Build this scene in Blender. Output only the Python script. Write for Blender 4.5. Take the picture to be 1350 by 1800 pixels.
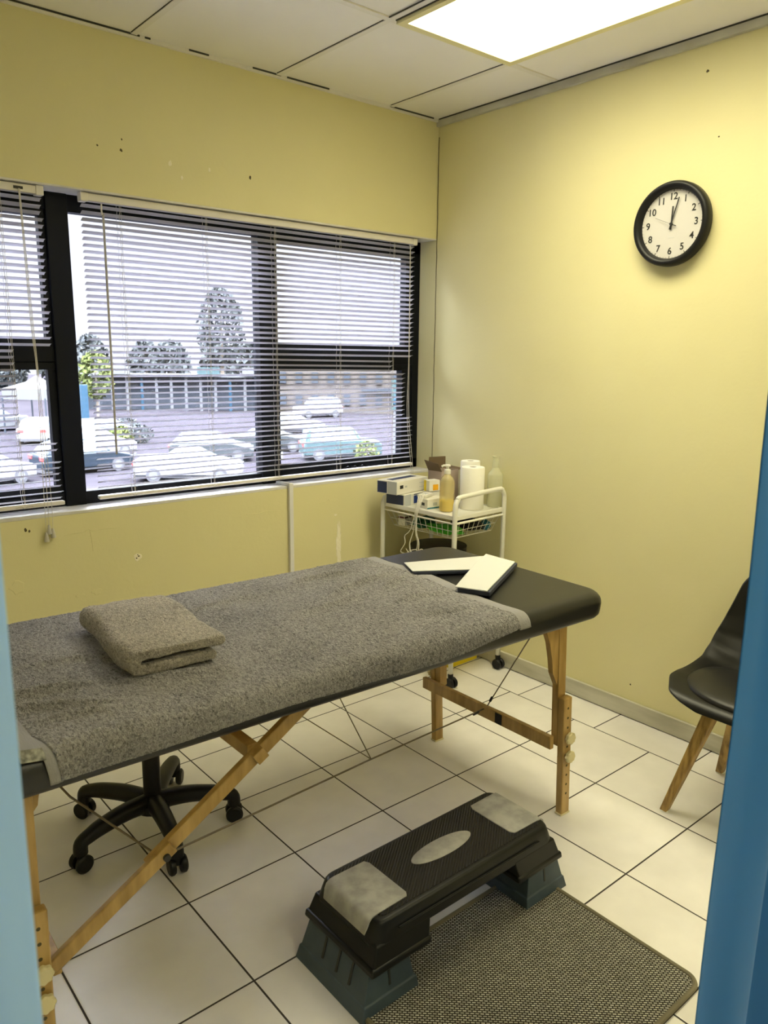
import bpy, bmesh, math, random
from mathutils import Vector, Matrix, noise as mnoise

S = bpy.context.scene
for _o in list(bpy.data.objects):
    bpy.data.objects.remove(_o)
COL = S.collection
PI = math.pi
random.seed(7)

# ------------------------------------------------------------------ camera
cam = bpy.data.cameras.new('camera')
cam.sensor_fit = 'VERTICAL'
cam.sensor_height = 24.0
cam.lens = 24.0 * 1352.41 / 1800.0
cam.clip_start = 0.05
cam.clip_end = 600
cam.dof.use_dof = True
cam.dof.focus_distance = 2.6
cam.dof.aperture_fstop = 6.0
camo = bpy.data.objects.new('camera', cam)
camo.location = (-2.7539, -2.8842, 1.4902)
camo.rotation_euler = (1.370449, -0.0102485, -0.698628)
COL.objects.link(camo)
S.camera = camo

# ------------------------------------------------------------------ world and exposure
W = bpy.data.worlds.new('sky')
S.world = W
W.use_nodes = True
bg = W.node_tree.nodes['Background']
# overcast sky: pale towards the horizon, far brighter overhead
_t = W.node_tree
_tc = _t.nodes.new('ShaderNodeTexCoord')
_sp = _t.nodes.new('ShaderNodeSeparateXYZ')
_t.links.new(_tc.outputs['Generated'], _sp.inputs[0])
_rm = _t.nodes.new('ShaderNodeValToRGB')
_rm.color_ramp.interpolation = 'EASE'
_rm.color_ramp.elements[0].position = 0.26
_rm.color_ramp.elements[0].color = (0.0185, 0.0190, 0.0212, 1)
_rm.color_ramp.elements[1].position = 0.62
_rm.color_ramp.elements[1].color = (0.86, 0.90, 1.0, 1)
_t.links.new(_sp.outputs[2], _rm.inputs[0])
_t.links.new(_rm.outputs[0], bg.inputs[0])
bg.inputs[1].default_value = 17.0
S.view_settings.view_transform = 'Standard'
S.view_settings.look = 'None'
S.view_settings.exposure = 1.90
S.view_settings.gamma = 1.0
S.view_settings.use_curve_mapping = False
PANEL_COL = (1.0, 0.93, 0.62)
PANEL_POWER = 5.2

H = 2.5924          # ceiling height
ZT, ZB = 2.0496, 0.9125   # window niche top and sill
GY = -3.9           # car park level


# ------------------------------------------------------------------ node helpers
def new_mat(name, color=(0.5, 0.5, 0.5), rough=0.5, metal=0.0, spec=0.5):
    m = bpy.data.materials.new(name)
    m.use_nodes = True
    b = m.node_tree.nodes['Principled BSDF']
    b.inputs['Base Color'].default_value = (*color, 1)
    b.inputs['Roughness'].default_value = rough
    b.inputs['Metallic'].default_value = metal
    b.inputs['Specular IOR Level'].default_value = spec
    return m


def nd(m, typ, **kw):
    n = m.node_tree.nodes.new(typ)
    for k, v in kw.items():
        setattr(n, k, v)
    return n


def lk(m, a, b):
    m.node_tree.links.new(a, b)


def bsdf(m):
    return m.node_tree.nodes['Principled BSDF']


def coords(m, kind='Object'):
    return nd(m, 'ShaderNodeTexCoord').outputs[kind]


def noisy(m, c1, c2, scale=5.0, detail=3.0, kind='Object', lo=0.35, hi=0.65, stretch=None):
    n = nd(m, 'ShaderNodeTexNoise')
    n.inputs['Scale'].default_value = scale
    n.inputs['Detail'].default_value = detail
    src = coords(m, kind)
    if stretch:
        mp = nd(m, 'ShaderNodeMapping')
        mp.inputs['Scale'].default_value = stretch
        lk(m, src, mp.inputs['Vector'])
        src = mp.outputs[0]
    lk(m, src, n.inputs['Vector'])
    r = nd(m, 'ShaderNodeValToRGB')
    r.color_ramp.elements[0].position = lo
    r.color_ramp.elements[1].position = hi
    r.color_ramp.elements[0].color = (*c1, 1)
    r.color_ramp.elements[1].color = (*c2, 1)
    lk(m, n.outputs['Fac'], r.inputs[0])
    lk(m, r.outputs[0], bsdf(m).inputs['Base Color'])
    return r


def bump(m, scale=200.0, strength=0.3, dist=0.001, kind='Object', detail=2.0, tex='noise', stretch=None):
    if tex == 'noise':
        n = nd(m, 'ShaderNodeTexNoise')
        n.inputs['Detail'].default_value = detail
        out = n.outputs['Fac']
    else:
        n = nd(m, 'ShaderNodeTexVoronoi')
        out = n.outputs['Distance']
    n.inputs['Scale'].default_value = scale
    src = coords(m, kind)
    if stretch:
        mp = nd(m, 'ShaderNodeMapping')
        mp.inputs['Scale'].default_value = stretch
        lk(m, src, mp.inputs['Vector'])
        src = mp.outputs[0]
    lk(m, src, n.inputs['Vector'])
    b = nd(m, 'ShaderNodeBump')
    b.inputs['Strength'].default_value = strength
    b.inputs['Distance'].default_value = dist
    lk(m, out, b.inputs['Height'])
    prev = bsdf(m).inputs['Normal']
    if prev.is_linked:
        lk(m, prev.links[0].from_socket, b.inputs['Normal'])
    lk(m, b.outputs[0], bsdf(m).inputs['Normal'])
    return b


def mth(m, op, a, b=None, c=None):
    n = nd(m, 'ShaderNodeMath', operation=op)
    for i, v in enumerate((a, b, c)):
        if v is None:
            continue
        if isinstance(v, (int, float)):
            n.inputs[i].default_value = v
        else:
            lk(m, v, n.inputs[i])
    return n.outputs[0]


# ------------------------------------------------------------------ materials
M = {}
m = M['wall'] = new_mat('wall_paint', rough=0.55, spec=0.35)
noisy(m, (0.69, 0.635, 0.355), (0.73, 0.675, 0.385), 1.3, 4)
bump(m, 60, 0.25, 0.002)
bump(m, 4, 0.2, 0.01)
m = M['wall_dark'] = new_mat('corridor_paint', (0.60, 0.58, 0.45), 0.7)
m = M['ceiling'] = new_mat('ceiling_tile', rough=0.85)
noisy(m, (0.84, 0.82, 0.80), (0.87, 0.85, 0.83), 2.0, 4)
bump(m, 250, 0.15, 0.001)
M['gap'] = new_mat('shadow_gap', (0.05, 0.05, 0.04), 0.9)
M['tbar'] = new_mat('ceiling_bar', (0.78, 0.76, 0.72), 0.5)
m = M['trim'] = new_mat('trim_paint', rough=0.5)
noisy(m, (0.42, 0.40, 0.33), (0.56, 0.55, 0.48), 6, 5, stretch=(4, 1, 1))
m = M['skirting'] = new_mat('skirting_board', rough=0.5)
noisy(m, (0.40, 0.38, 0.29), (0.56, 0.54, 0.44), 3, 6, stretch=(1, 1, 6))
M['white_paint'] = new_mat('white_gloss_paint', (0.72, 0.71, 0.72), 0.4)
M['sill'] = new_mat('sill_paint', (0.70, 0.68, 0.66), 0.5)
noisy(M['sill'], (0.60, 0.58, 0.55), (0.74, 0.73, 0.73), 8, 5)
M['plaster'] = new_mat('bare_plaster', (0.86, 0.80, 0.62), 0.8)
bump(M['plaster'], 120, 0.8, 0.004)
M['hole'] = new_mat('wall_hole', (0.08, 0.065, 0.03), 0.9)
M['frame'] = new_mat('black_window_frame', (0.004, 0.005, 0.008), 0.5, spec=0.15)
M['slat'] = None
M['rail'] = new_mat('blind_rail', (0.74, 0.70, 0.66), 0.35)
M['cord'] = new_mat('blind_cord', (0.62, 0.59, 0.55), 0.8)
M['wand'] = new_mat('clear_wand', (0.42, 0.40, 0.40), 0.25)
M['tassel'] = new_mat('cord_tassel', (0.55, 0.52, 0.46), 0.5)

# glass pane: mostly transparent with a fresnel reflection
m = M['glass'] = bpy.data.materials.new('window_glass')
m.use_nodes = True
nt = m.node_tree
nt.nodes.remove(nt.nodes['Principled BSDF'])
tr = nd(m, 'ShaderNodeBsdfTransparent')
tr.inputs[0].default_value = (0.95, 0.96, 0.97, 1)
gl = nd(m, 'ShaderNodeBsdfGlossy')
gl.inputs['Roughness'].default_value = 0.02
fr = nd(m, 'ShaderNodeFresnel')
fr.inputs[0].default_value = 1.35
mx = nd(m, 'ShaderNodeMixShader')
lk(m, fr.outputs[0], mx.inputs[0])
lk(m, tr.outputs[0], mx.inputs[1])
lk(m, gl.outputs[0], mx.inputs[2])
lk(m, mx.outputs[0], nt.nodes['Material Output'].inputs[0])


def clear_mat(name, col, density=0.5, rough=0.08):
    """thin translucent plastic: part transparent, part glossy/diffuse"""
    m = bpy.data.materials.new(name)
    m.use_nodes = True
    b = bsdf(m)
    b.inputs['Base Color'].default_value = (*col, 1)
    b.inputs['Roughness'].default_value = rough
    t = nd(m, 'ShaderNodeBsdfTransparent')
    t.inputs[0].default_value = (*[min(1, c * 0.5 + 0.5) for c in col], 1)
    x = nd(m, 'ShaderNodeMixShader')
    x.inputs[0].default_value = density
    lk(m, t.outputs[0], x.inputs[1])
    lk(m, b.outputs[0], x.inputs[2])
    lk(m, x.outputs[0], m.node_tree.nodes['Material Output'].inputs[0])
    return m


M['clear'] = clear_mat('clear_plastic', (0.80, 0.80, 0.62), 0.45)
M['soap'] = clear_mat('yellow_soap_bottle', (0.90, 0.80, 0.45), 0.32)

# floor: 350 mm tiles with a cut strip along the right wall
m = M['floor'] = new_mat('floor_tiles', rough=0.28, spec=0.5)
geo = nd(m, 'ShaderNodeNewGeometry')
sx = nd(m, 'ShaderNodeSeparateXYZ')
lk(m, geo.outputs['Position'], sx.inputs[0])
X, Y = sx.outputs[0], sx.outputs[1]
AX, BY, TS = 0.2026, 0.763, 0.3499


def edge_dist(m, v, off, size):
    t = mth(m, 'DIVIDE', mth(m, 'ADD', v, off), size)
    f = mth(m, 'FRACT', t)
    g = mth(m, 'MINIMUM', f, mth(m, 'SUBTRACT', 1.0, f))
    return mth(m, 'MULTIPLY', g, size), mth(m, 'FLOOR', t)


dx, ix = edge_dist(m, X, AX, TS)
dy1, iy1 = edge_dist(m, Y, BY, TS)
dy2, iy2 = edge_dist(m, Y, 0.8087, 0.4022)
inner = mth(m, 'LESS_THAN', X, -AX)
outer = mth(m, 'SUBTRACT', 1.0, inner)
dy = mth(m, 'ADD', mth(m, 'MULTIPLY', dy1, inner), mth(m, 'MULTIPLY', dy2, outer))
iy = mth(m, 'ADD', mth(m, 'MULTIPLY', iy1, inner), mth(m, 'MULTIPLY', iy2, outer))
dmin = mth(m, 'MINIMUM', dx, dy)
grout = mth(m, 'LESS_THAN', dmin, 0.0025)
wn = nd(m, 'ShaderNodeTexWhiteNoise', noise_dimensions='2D')
cx_ = nd(m, 'ShaderNodeCombineXYZ')
lk(m, ix, cx_.inputs[0])
lk(m, iy, cx_.inputs[1])
lk(m, cx_.outputs[0], wn.inputs['Vector'])
n1 = nd(m, 'ShaderNodeTexNoise')
n1.inputs['Scale'].default_value = 7
n1.inputs['Detail'].default_value = 6
lk(m, geo.outputs['Position'], n1.inputs['Vector'])
tone = mth(m, 'ADD', mth(m, 'MULTIPLY', wn.outputs['Value'], 0.25), mth(m, 'MULTIPLY', n1.outputs['Fac'], 0.75))
rp = nd(m, 'ShaderNodeValToRGB')
rp.color_ramp.elements[0].color = (0.62, 0.595, 0.57, 1)
rp.color_ramp.elements[1].color = (0.735, 0.71, 0.68, 1)
rp.color_ramp.elements[0].position = 0.3
rp.color_ramp.elements[1].position = 0.7
lk(m, tone, rp.inputs[0])
mixc = nd(m, 'ShaderNodeMix', data_type='RGBA')
lk(m, grout, mixc.inputs[0])
lk(m, rp.outputs[0], mixc.inputs[6])
mixc.inputs[7].default_value = (0.030, 0.023, 0.020, 1)
lk(m, mixc.outputs[2], bsdf(m).inputs['Base Color'])
lk(m, mth(m, 'ADD', mth(m, 'MULTIPLY', grout, 0.5), 0.30), bsdf(m).inputs['Roughness'])
bp = nd(m, 'ShaderNodeBump')
bp.inputs['Strength'].default_value = 0.6
bp.inputs['Distance'].default_value = 0.002
lk(m, mth(m, 'ADD', mth(m, 'MINIMUM', mth(m, 'MULTIPLY', dmin, 200.0), 1.0), mth(m, 'MULTIPLY', n1.outputs['Fac'], 0.6)), bp.inputs['Height'])
lk(m, bp.outputs[0], bsdf(m).inputs['Normal'])

# fabrics
def terry(name, c1, c2, big):
    m = new_mat(name, rough=0.95, spec=0.1)
    n = nd(m, 'ShaderNodeTexNoise')
    n.inputs['Scale'].default_value = 190
    n.inputs['Detail'].default_value = 4
    n.inputs['Roughness'].default_value = 0.6
    n.inputs['Distortion'].default_value = 1.2
    mp = nd(m, 'ShaderNodeMapping')
    mp.inputs['Scale'].default_value = (1.0, 0.55, 1.0)
    mp.inputs['Rotation'].default_value = (0, 0, 0.5)
    lk(m, coords(m), mp.inputs[0])
    lk(m, mp.outputs[0], n.inputs['Vector'])
    n2 = nd(m, 'ShaderNodeTexNoise')
    n2.inputs['Scale'].default_value = 5
    n2.inputs['Detail'].default_value = 3
    lk(m, coords(m), n2.inputs['Vector'])
    v = mth(m, 'ADD', mth(m, 'MULTIPLY', n.outputs['Fac'], 0.8), mth(m, 'MULTIPLY', n2.outputs['Fac'], 0.2))
    r = nd(m, 'ShaderNodeValToRGB')
    r.color_ramp.elements[0].position = 0.34
    r.color_ramp.elements[1].position = 0.60
    r.color_ramp.elements[0].color = (*c1, 1)
    r.color_ramp.elements[1].color = (*c2, 1)
    lk(m, v, r.inputs[0])
    lk(m, r.outputs[0], bsdf(m).inputs['Base Color'])
    b = nd(m, 'ShaderNodeBump')
    b.inputs['Strength'].default_value = 1.0
    b.inputs['Distance'].default_value = 0.009
    lk(m, n.outputs['Fac'], b.inputs['Height'])
    lk(m, b.outputs[0], bsdf(m).inputs['Normal'])
    bsdf(m).inputs['Sheen Weight'].default_value = 0.12
    return m


M['towel'] = terry('grey_terry_towel', (0.075, 0.073, 0.075), (0.42, 0.40, 0.395), 5)
M['towel2'] = terry('taupe_terry_towel', (0.18, 0.16, 0.14), (0.58, 0.53, 0.46), 5)
m = M['hem'] = new_mat('woven_hem', (0.26, 0.25, 0.25), 0.9)
bump(m, 300, 0.6, 0.002, stretch=(1, 0.15, 1))
m = M['label'] = new_mat('woven_label', rough=0.8)
noisy(m, (0.10, 0.10, 0.09), (0.45, 0.44, 0.38), 60, 3)
m = M['vinyl'] = new_mat('black_vinyl', (0.007, 0.007, 0.0075), 0.36, spec=0.5)
bump(m, 400, 0.15, 0.0006, tex='vor')
m = M['wood'] = new_mat('varnished_beech', rough=0.35)
noisy(m, (0.30, 0.18, 0.05), (0.46, 0.30, 0.10), 6, 5, stretch=(6, 6, 1))
m = M['wood_dark'] = new_mat('oak_leg', rough=0.45)
noisy(m, (0.20, 0.115, 0.03), (0.48, 0.31, 0.09), 9, 6, stretch=(7, 7, 0.8))
M['knob'] = new_mat('cream_plastic_knob', (0.62, 0.55, 0.32), 0.45)
M['cable'] = new_mat('coated_steel_cable', (0.14, 0.11, 0.075), 0.4, 0.3)
M['steel'] = new_mat('steel_bolt', (0.35, 0.34, 0.32), 0.35, 0.8)
M['blackp'] = new_mat('black_plastic', (0.006, 0.006, 0.007), 0.42, spec=0.3)
bump(M['blackp'], 500, 0.1, 0.0005)
m = M['deck'] = new_mat('black_step_deck', (0.005, 0.0055, 0.006), 0.38, spec=0.3)
m = M['deckgrip'] = new_mat('ribbed_step_grip', (0.012, 0.011, 0.010), 0.5, spec=0.35)
w = nd(m, 'ShaderNodeTexWave', wave_type='BANDS')
w.inputs['Scale'].default_value = 45
w.inputs['Distortion'].default_value = 0.4
mp = nd(m, 'ShaderNodeMapping')
mp.inputs['Rotation'].default_value = (0, 0, 0.9)
lk(m, coords(m), mp.inputs[0])
lk(m, mp.outputs[0], w.inputs['Vector'])
b = nd(m, 'ShaderNodeBump')
b.inputs['Strength'].default_value = 1.0
b.inputs['Distance'].default_value = 0.003
lk(m, w.outputs['Fac'], b.inputs['Height'])
lk(m, b.outputs[0], bsdf(m).inputs['Normal'])
m = M['pad'] = new_mat('grey_rubber_pad', rough=0.6)
noisy(m, (0.27, 0.265, 0.25), (0.40, 0.39, 0.36), 25, 4)
m = M['riser'] = new_mat('slate_grey_riser', rough=0.5)
noisy(m, (0.036, 0.056, 0.078), (0.05, 0.075, 0.10), 14, 4)
# floor mat weave: rows of short pale yarn ends on a dark ground
m = M['mat'] = new_mat('woven_mat', rough=0.95, spec=0.1)
v = nd(m, 'ShaderNodeTexBrick')
v.offset = 0.5
v.inputs['Color1'].default_value = (0.56, 0.54, 0.46, 1)
v.inputs['Color2'].default_value = (0.36, 0.345, 0.29, 1)
v.inputs['Mortar'].default_value = (0.030, 0.026, 0.021, 1)
v.inputs['Scale'].default_value = 1.0
v.inputs['Mortar Size'].default_value = 0.0020
v.inputs['Mortar Smooth'].default_value = 0.6
v.inputs['Brick Width'].default_value = 0.0115
v.inputs['Row Height'].default_value = 0.0062
mp = nd(m, 'ShaderNodeMapping')
mp.inputs['Rotation'].default_value = (0, 0, 0.75)
lk(m, coords(m), mp.inputs[0])
lk(m, mp.outputs[0], v.inputs['Vector'])
lk(m, v.outputs['Color'], bsdf(m).inputs['Base Color'])
b = nd(m, 'ShaderNodeBump', invert=True)
b.inputs['Strength'].default_value = 1.0
b.inputs['Distance'].default_value = 0.003
lk(m, v.outputs['Fac'], b.inputs['Height'])
lk(m, b.outputs[0], bsdf(m).inputs['Normal'])
m = M['matedge'] = new_mat('mat_binding', (0.15, 0.13, 0.085), 0.9)
bump(m, 250, 0.5, 0.002)


def curtain_mat(name, col, trans):
    m = new_mat(name, col, 0.6, spec=0.4)
    t = nd(m, 'ShaderNodeBsdfTranslucent')
    t.inputs[0].default_value = (*col, 1)
    x = nd(m, 'ShaderNodeMixShader')
    x.inputs[0].default_value = trans
    lk(m, bsdf(m).outputs[0], x.inputs[1])
    lk(m, t.outputs[0], x.inputs[2])
    lk(m, x.outputs[0], m.node_tree.nodes['Material Output'].inputs[0])
    return m


M['slat'] = curtain_mat('blind_slat', (0.55, 0.54, 0.60), 0.25)
M['curtain'] = curtain_mat('blue_curtain', (0.018, 0.15, 0.42), 0.35)
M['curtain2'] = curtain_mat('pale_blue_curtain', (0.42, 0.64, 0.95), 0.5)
M['cartwhite'] = new_mat('white_powder_coat', (0.74, 0.73, 0.66), 0.35)
M['card'] = new_mat('white_carton', (0.78, 0.76, 0.68), 0.6)
M['cardgrey'] = new_mat('grey_carton_end', (0.50, 0.52, 0.52), 0.6)
M['navy'] = new_mat('navy_print', (0.012, 0.025, 0.09), 0.5)
M['royal'] = new_mat('blue_print', (0.012, 0.04, 0.24), 0.5)
M['teal'] = new_mat('teal_print', (0.01, 0.16, 0.22), 0.5)
M['ink'] = new_mat('black_print', (0.02, 0.02, 0.02), 0.5)
M['orange'] = new_mat('orange_print', (0.85, 0.42, 0.01), 0.5)
M['brownbox'] = new_mat('brown_cardboard', (0.13, 0.085, 0.045), 0.8)
M['brownbox2'] = new_mat('pink_grey_cardboard', (0.42, 0.33, 0.27), 0.8)
m = M['tissue'] = new_mat('paper_towel', (0.82, 0.80, 0.72), 0.95)
bump(m, 250, 0.4, 0.001, tex='vor')
M['green'] = new_mat('bright_green_fabric', (0.06, 0.42, 0.02), 0.7)
M['dkgreen'] = new_mat('dark_green_fabric', (0.01, 0.12, 0.05), 0.7)
M['maroon'] = new_mat('maroon_pack', (0.09, 0.01, 0.02), 0.6)
M['yellow'] = new_mat('yellow_plastic', (0.80, 0.62, 0.01), 0.4)
M['clockface'] = new_mat('clock_dial', (0.56, 0.54, 0.52), 0.5)
M['cloth'] = new_mat('white_disposable_sheet', (0.57, 0.57, 0.54), 0.8)
M['clothedge'] = new_mat('navy_sheet_underside', (0.03, 0.035, 0.06), 0.7)
m = M['padseat'] = new_mat('black_leatherette', (0.010, 0.0095, 0.009), 0.42, spec=0.4)
M['shell'] = new_mat('black_chair_shell', (0.005, 0.005, 0.005), 0.38, spec=0.3)

m = M['diffuser'] = bpy.data.materials.new('lit_diffuser')
m.use_nodes = True
bsdf(m).inputs['Base Color'].default_value = (0.9, 0.9, 0.9, 1)
bsdf(m).inputs['Emission Color'].default_value = (*PANEL_COL, 1)
# the prismatic sheet throws more light straight down than sideways
_g = nd(m, 'ShaderNodeNewGeometry')
_dot = nd(m, 'ShaderNodeVectorMath', operation='DOT_PRODUCT')
lk(m, _g.outputs['Incoming'], _dot.inputs[0])
lk(m, _g.outputs['Normal'], _dot.inputs[1])
_c = mth(m, 'POWER', mth(m, 'ABSOLUTE', _dot.outputs['Value']), 2.5)
lk(m, mth(m, 'MULTIPLY', mth(m, 'ADD', mth(m, 'MULTIPLY', _c, 1.05), 0.26), PANEL_POWER), bsdf(m).inputs['Emission Strength'])
M['lampframe'] = new_mat('cream_lamp_frame', (0.78, 0.72, 0.42), 0.5)

# outdoors
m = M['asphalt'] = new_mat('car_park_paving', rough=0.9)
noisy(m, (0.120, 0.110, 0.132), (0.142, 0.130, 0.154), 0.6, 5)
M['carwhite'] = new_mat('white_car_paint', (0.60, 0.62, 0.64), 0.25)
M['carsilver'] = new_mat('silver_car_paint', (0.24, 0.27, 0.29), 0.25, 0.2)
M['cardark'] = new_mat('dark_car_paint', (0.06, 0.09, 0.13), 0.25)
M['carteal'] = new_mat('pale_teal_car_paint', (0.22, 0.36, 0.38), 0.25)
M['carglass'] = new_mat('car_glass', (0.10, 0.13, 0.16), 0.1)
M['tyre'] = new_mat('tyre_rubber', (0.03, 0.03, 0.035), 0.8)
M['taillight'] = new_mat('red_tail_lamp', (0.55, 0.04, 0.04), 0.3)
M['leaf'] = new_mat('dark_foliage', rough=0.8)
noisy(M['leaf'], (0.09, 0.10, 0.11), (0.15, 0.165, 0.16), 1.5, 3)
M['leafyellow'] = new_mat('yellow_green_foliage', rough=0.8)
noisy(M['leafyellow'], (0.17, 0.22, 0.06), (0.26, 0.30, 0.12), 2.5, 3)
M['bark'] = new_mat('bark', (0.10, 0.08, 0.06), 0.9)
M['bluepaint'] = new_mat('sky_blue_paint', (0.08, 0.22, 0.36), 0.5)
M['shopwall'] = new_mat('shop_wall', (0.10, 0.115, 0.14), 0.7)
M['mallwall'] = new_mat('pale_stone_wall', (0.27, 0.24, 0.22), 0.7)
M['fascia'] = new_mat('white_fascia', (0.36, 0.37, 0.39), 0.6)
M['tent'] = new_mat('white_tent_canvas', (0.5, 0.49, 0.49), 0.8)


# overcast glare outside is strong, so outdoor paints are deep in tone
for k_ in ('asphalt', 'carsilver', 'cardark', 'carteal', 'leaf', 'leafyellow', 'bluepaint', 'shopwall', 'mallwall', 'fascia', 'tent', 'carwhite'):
    f_ = {'carwhite': 0.21, 'leaf': 0.34, 'leafyellow': 0.26, 'shopwall': 0.30, 'mallwall': 0.22, 'fascia': 0.22}.get(k_, 0.145)  # foliage and shop wall colours lifted to stand in for distant haze
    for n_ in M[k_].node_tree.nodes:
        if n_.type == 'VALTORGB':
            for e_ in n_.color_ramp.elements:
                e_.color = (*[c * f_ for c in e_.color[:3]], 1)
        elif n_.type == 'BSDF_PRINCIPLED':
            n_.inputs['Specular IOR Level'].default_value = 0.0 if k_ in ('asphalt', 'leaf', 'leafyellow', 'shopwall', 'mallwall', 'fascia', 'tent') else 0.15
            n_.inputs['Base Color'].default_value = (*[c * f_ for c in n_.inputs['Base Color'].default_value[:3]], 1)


# ------------------------------------------------------------------ mesh helpers
def bx(bm, x0, x1, y0, y1, z0, z1, mi=0):
    vs = [bm.verts.new((x, y, z)) for z in (z0, z1) for y in (y0, y1) for x in (x0, x1)]
    for q in ((0, 2, 3, 1), (4, 5, 7, 6), (0, 1, 5, 4), (2, 6, 7, 3), (0, 4, 6, 2), (1, 3, 7, 5)):
        f = bm.faces.new([vs[i] for i in q])
        f.material_index = mi
    return vs


def frustum(bm, cb, sb, zb, ct, st, zt, mi=0, seg=None, r=0.0):
    """tapered box with optionally rounded plan corners"""
    rb = rect_loop(cb, sb, zb, r)
    rt = rect_loop(ct, st, zt, r)
    loft(bm, [rb, rt], mi=mi, caps=True)


def rect_loop(c, s, z, r=0.0, n=5):
    hx, hy = s[0] / 2, s[1] / 2
    pts = []
    if r <= 0:
        pts = [(hx, -hy), (hx, hy), (-hx, hy), (-hx, -hy)]
    else:
        r = min(r, hx, hy)
        for (sx_, sy_, a0) in ((1, -1, -PI / 2), (1, 1, 0), (-1, 1, PI / 2), (-1, -1, PI)):
            for i in range(n + 1):
                a = a0 + PI / 2 * i / n
                pts.append((sx_ * (hx - r) + r * math.cos(a), sy_ * (hy - r) + r * math.sin(a)))
    return [(c[0] + x, c[1] + y, z) for x, y in pts]


def loft(bm, rings, mi=0, caps=True, closed=True):
    R = [[bm.verts.new(p) for p in ring] for ring in rings]
    n = len(R[0])
    for a, b in zip(R, R[1:]):
        for i in range(n if closed else n - 1):
            j = (i + 1) % n
            f = bm.faces.new((a[i], a[j], b[j], b[i]))
            f.material_index = mi
    if caps and closed:
        f = bm.faces.new(list(reversed(R[0])))
        f.material_index = mi
        f = bm.faces.new(R[-1])
        f.material_index = mi
    return R


def tube(bm, pts, r, seg=10, mi=0, caps=True):
    pts = [Vector(p) for p in pts]
    n = len(pts)
    rad = r if isinstance(r, (list, tuple)) else [r] * n
    t0 = (pts[1] - pts[0]).normalized()
    up = Vector((0, 0, 1)) if abs(t0.z) < 0.9 else Vector((1, 0, 0))
    u = t0.cross(up).normalized()
    rings = []
    for i in range(n):
        if i == 0:
            t = pts[1] - pts[0]
        elif i == n - 1:
            t = pts[-1] - pts[-2]
        else:
            t = (pts[i + 1] - pts[i]).normalized() + (pts[i] - pts[i - 1]).normalized()
        t = t.normalized()
        u = (u - t * u.dot(t)).normalized()
        v = t.cross(u)
        rings.append([tuple(pts[i] + (u * math.cos(2 * PI * k / seg) + v * math.sin(2 * PI * k / seg)) * rad[i]) for k in range(seg)])
    loft(bm, rings, mi=mi, caps=caps)


def bar(bm, p0, p1, wy, wz, mi=0, up=(0, 0, 1)):
    """rectangular bar from p0 to p1; wy = width across, wz = height along up"""
    p0, p1 = Vector(p0), Vector(p1)
    t = (p1 - p0).normalized()
    s = t.cross(Vector(up)).normalized()
    u = s.cross(t)
    rings = []
    for p in (p0, p1):
        rings.append([tuple(p + s * (a * wy / 2) + u * (b * wz / 2)) for a, b in ((1, -1), (1, 1), (-1, 1), (-1, -1))])
    loft(bm, rings, mi=mi)


def lathe(bm, prof, c=(0, 0, 0), seg=28, mi=0, axis='z', cap=True):
    rings = []
    for (r, z) in prof:
        ring = []
        for k in range(seg):
            a = 2 * PI * k / seg
            p = (r * math.cos(a), r * math.sin(a), z)
            if axis == 'x':
                p = (z, r * math.cos(a), r * math.sin(a))
            elif axis == 'y':
                p = (r * math.cos(a), z, r * math.sin(a))
            ring.append((c[0] + p[0], c[1] + p[1], c[2] + p[2]))
        rings.append(ring)
    loft(bm, rings, mi=mi, caps=cap)


def prism(bm, poly, axis, a0, a1, mi=0):
    """polygon (list of 2D) extruded along axis from a0 to a1"""
    def P(p, a):
        return {'x': (a, p[0], p[1]), 'y': (p[0], a, p[1]), 'z': (p[0], p[1], a)}[axis]
    loft(bm, [[P(p, a0) for p in poly], [P(p, a1) for p in poly]], mi=mi)


def smooth_path(pts, n=8):
    P = [Vector(p) for p in pts]
    out = []
    for i in range(len(P) - 1):
        p0 = P[max(i - 1, 0)]
        p1, p2 = P[i], P[i + 1]
        p3 = P[min(i + 2, len(P) - 1)]
        for k in range(n):
            t = k / n
            out.append(0.5 * ((2 * p1) + (-p0 + p2) * t + (2 * p0 - 5 * p1 + 4 * p2 - p3) * t * t + (-p0 + 3 * p1 - 3 * p2 + p3) * t ** 3))
    out.append(P[-1])
    return out


def nb():
    return bmesh.new()


def obj(name, bm, mats, parent=None, smooth=False, bevel=0.0, bseg=2, loc=None, rotz=None, angle=35):
    bmesh.ops.recalc_face_normals(bm, faces=bm.faces[:])
    me = bpy.data.meshes.new(name)
    bm.to_mesh(me)
    bm.free()
    for mm in (mats if isinstance(mats, (list, tuple)) else [mats]):
        me.materials.append(mm)
    if smooth:
        me.shade_smooth()
        if angle:
            try:
                me.set_sharp_from_angle(angle=math.radians(angle))
            except Exception:
                pass
    o = bpy.data.objects.new(name, me)
    COL.objects.link(o)
    if parent is not None:
        o.parent = parent
    if loc is not None:
        o.location = loc
    if rotz is not None:
        o.rotation_euler = (0, 0, rotz)
    if bevel > 0:
        b = o.modifiers.new('bevel', 'BEVEL')
        b.width = bevel
        b.segments = bseg
        b.limit_method = 'ANGLE'
    return o


def tag(o, label, cat, group=None):
    o['label'] = label
    o['category'] = cat
    if group:
        o['group'] = group
    return o


def thing(name, label, cat, loc=(0, 0, 0), rotz=0.0, group=None):
    o = bpy.data.objects.new(name, None)
    o.empty_display_size = 0.1
    COL.objects.link(o)
    o.location = loc
    o.rotation_euler = (0, 0, rotz)
    return tag(o, label, cat, group)


def struct(o):
    o['kind'] = 'structure'
    return o


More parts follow.
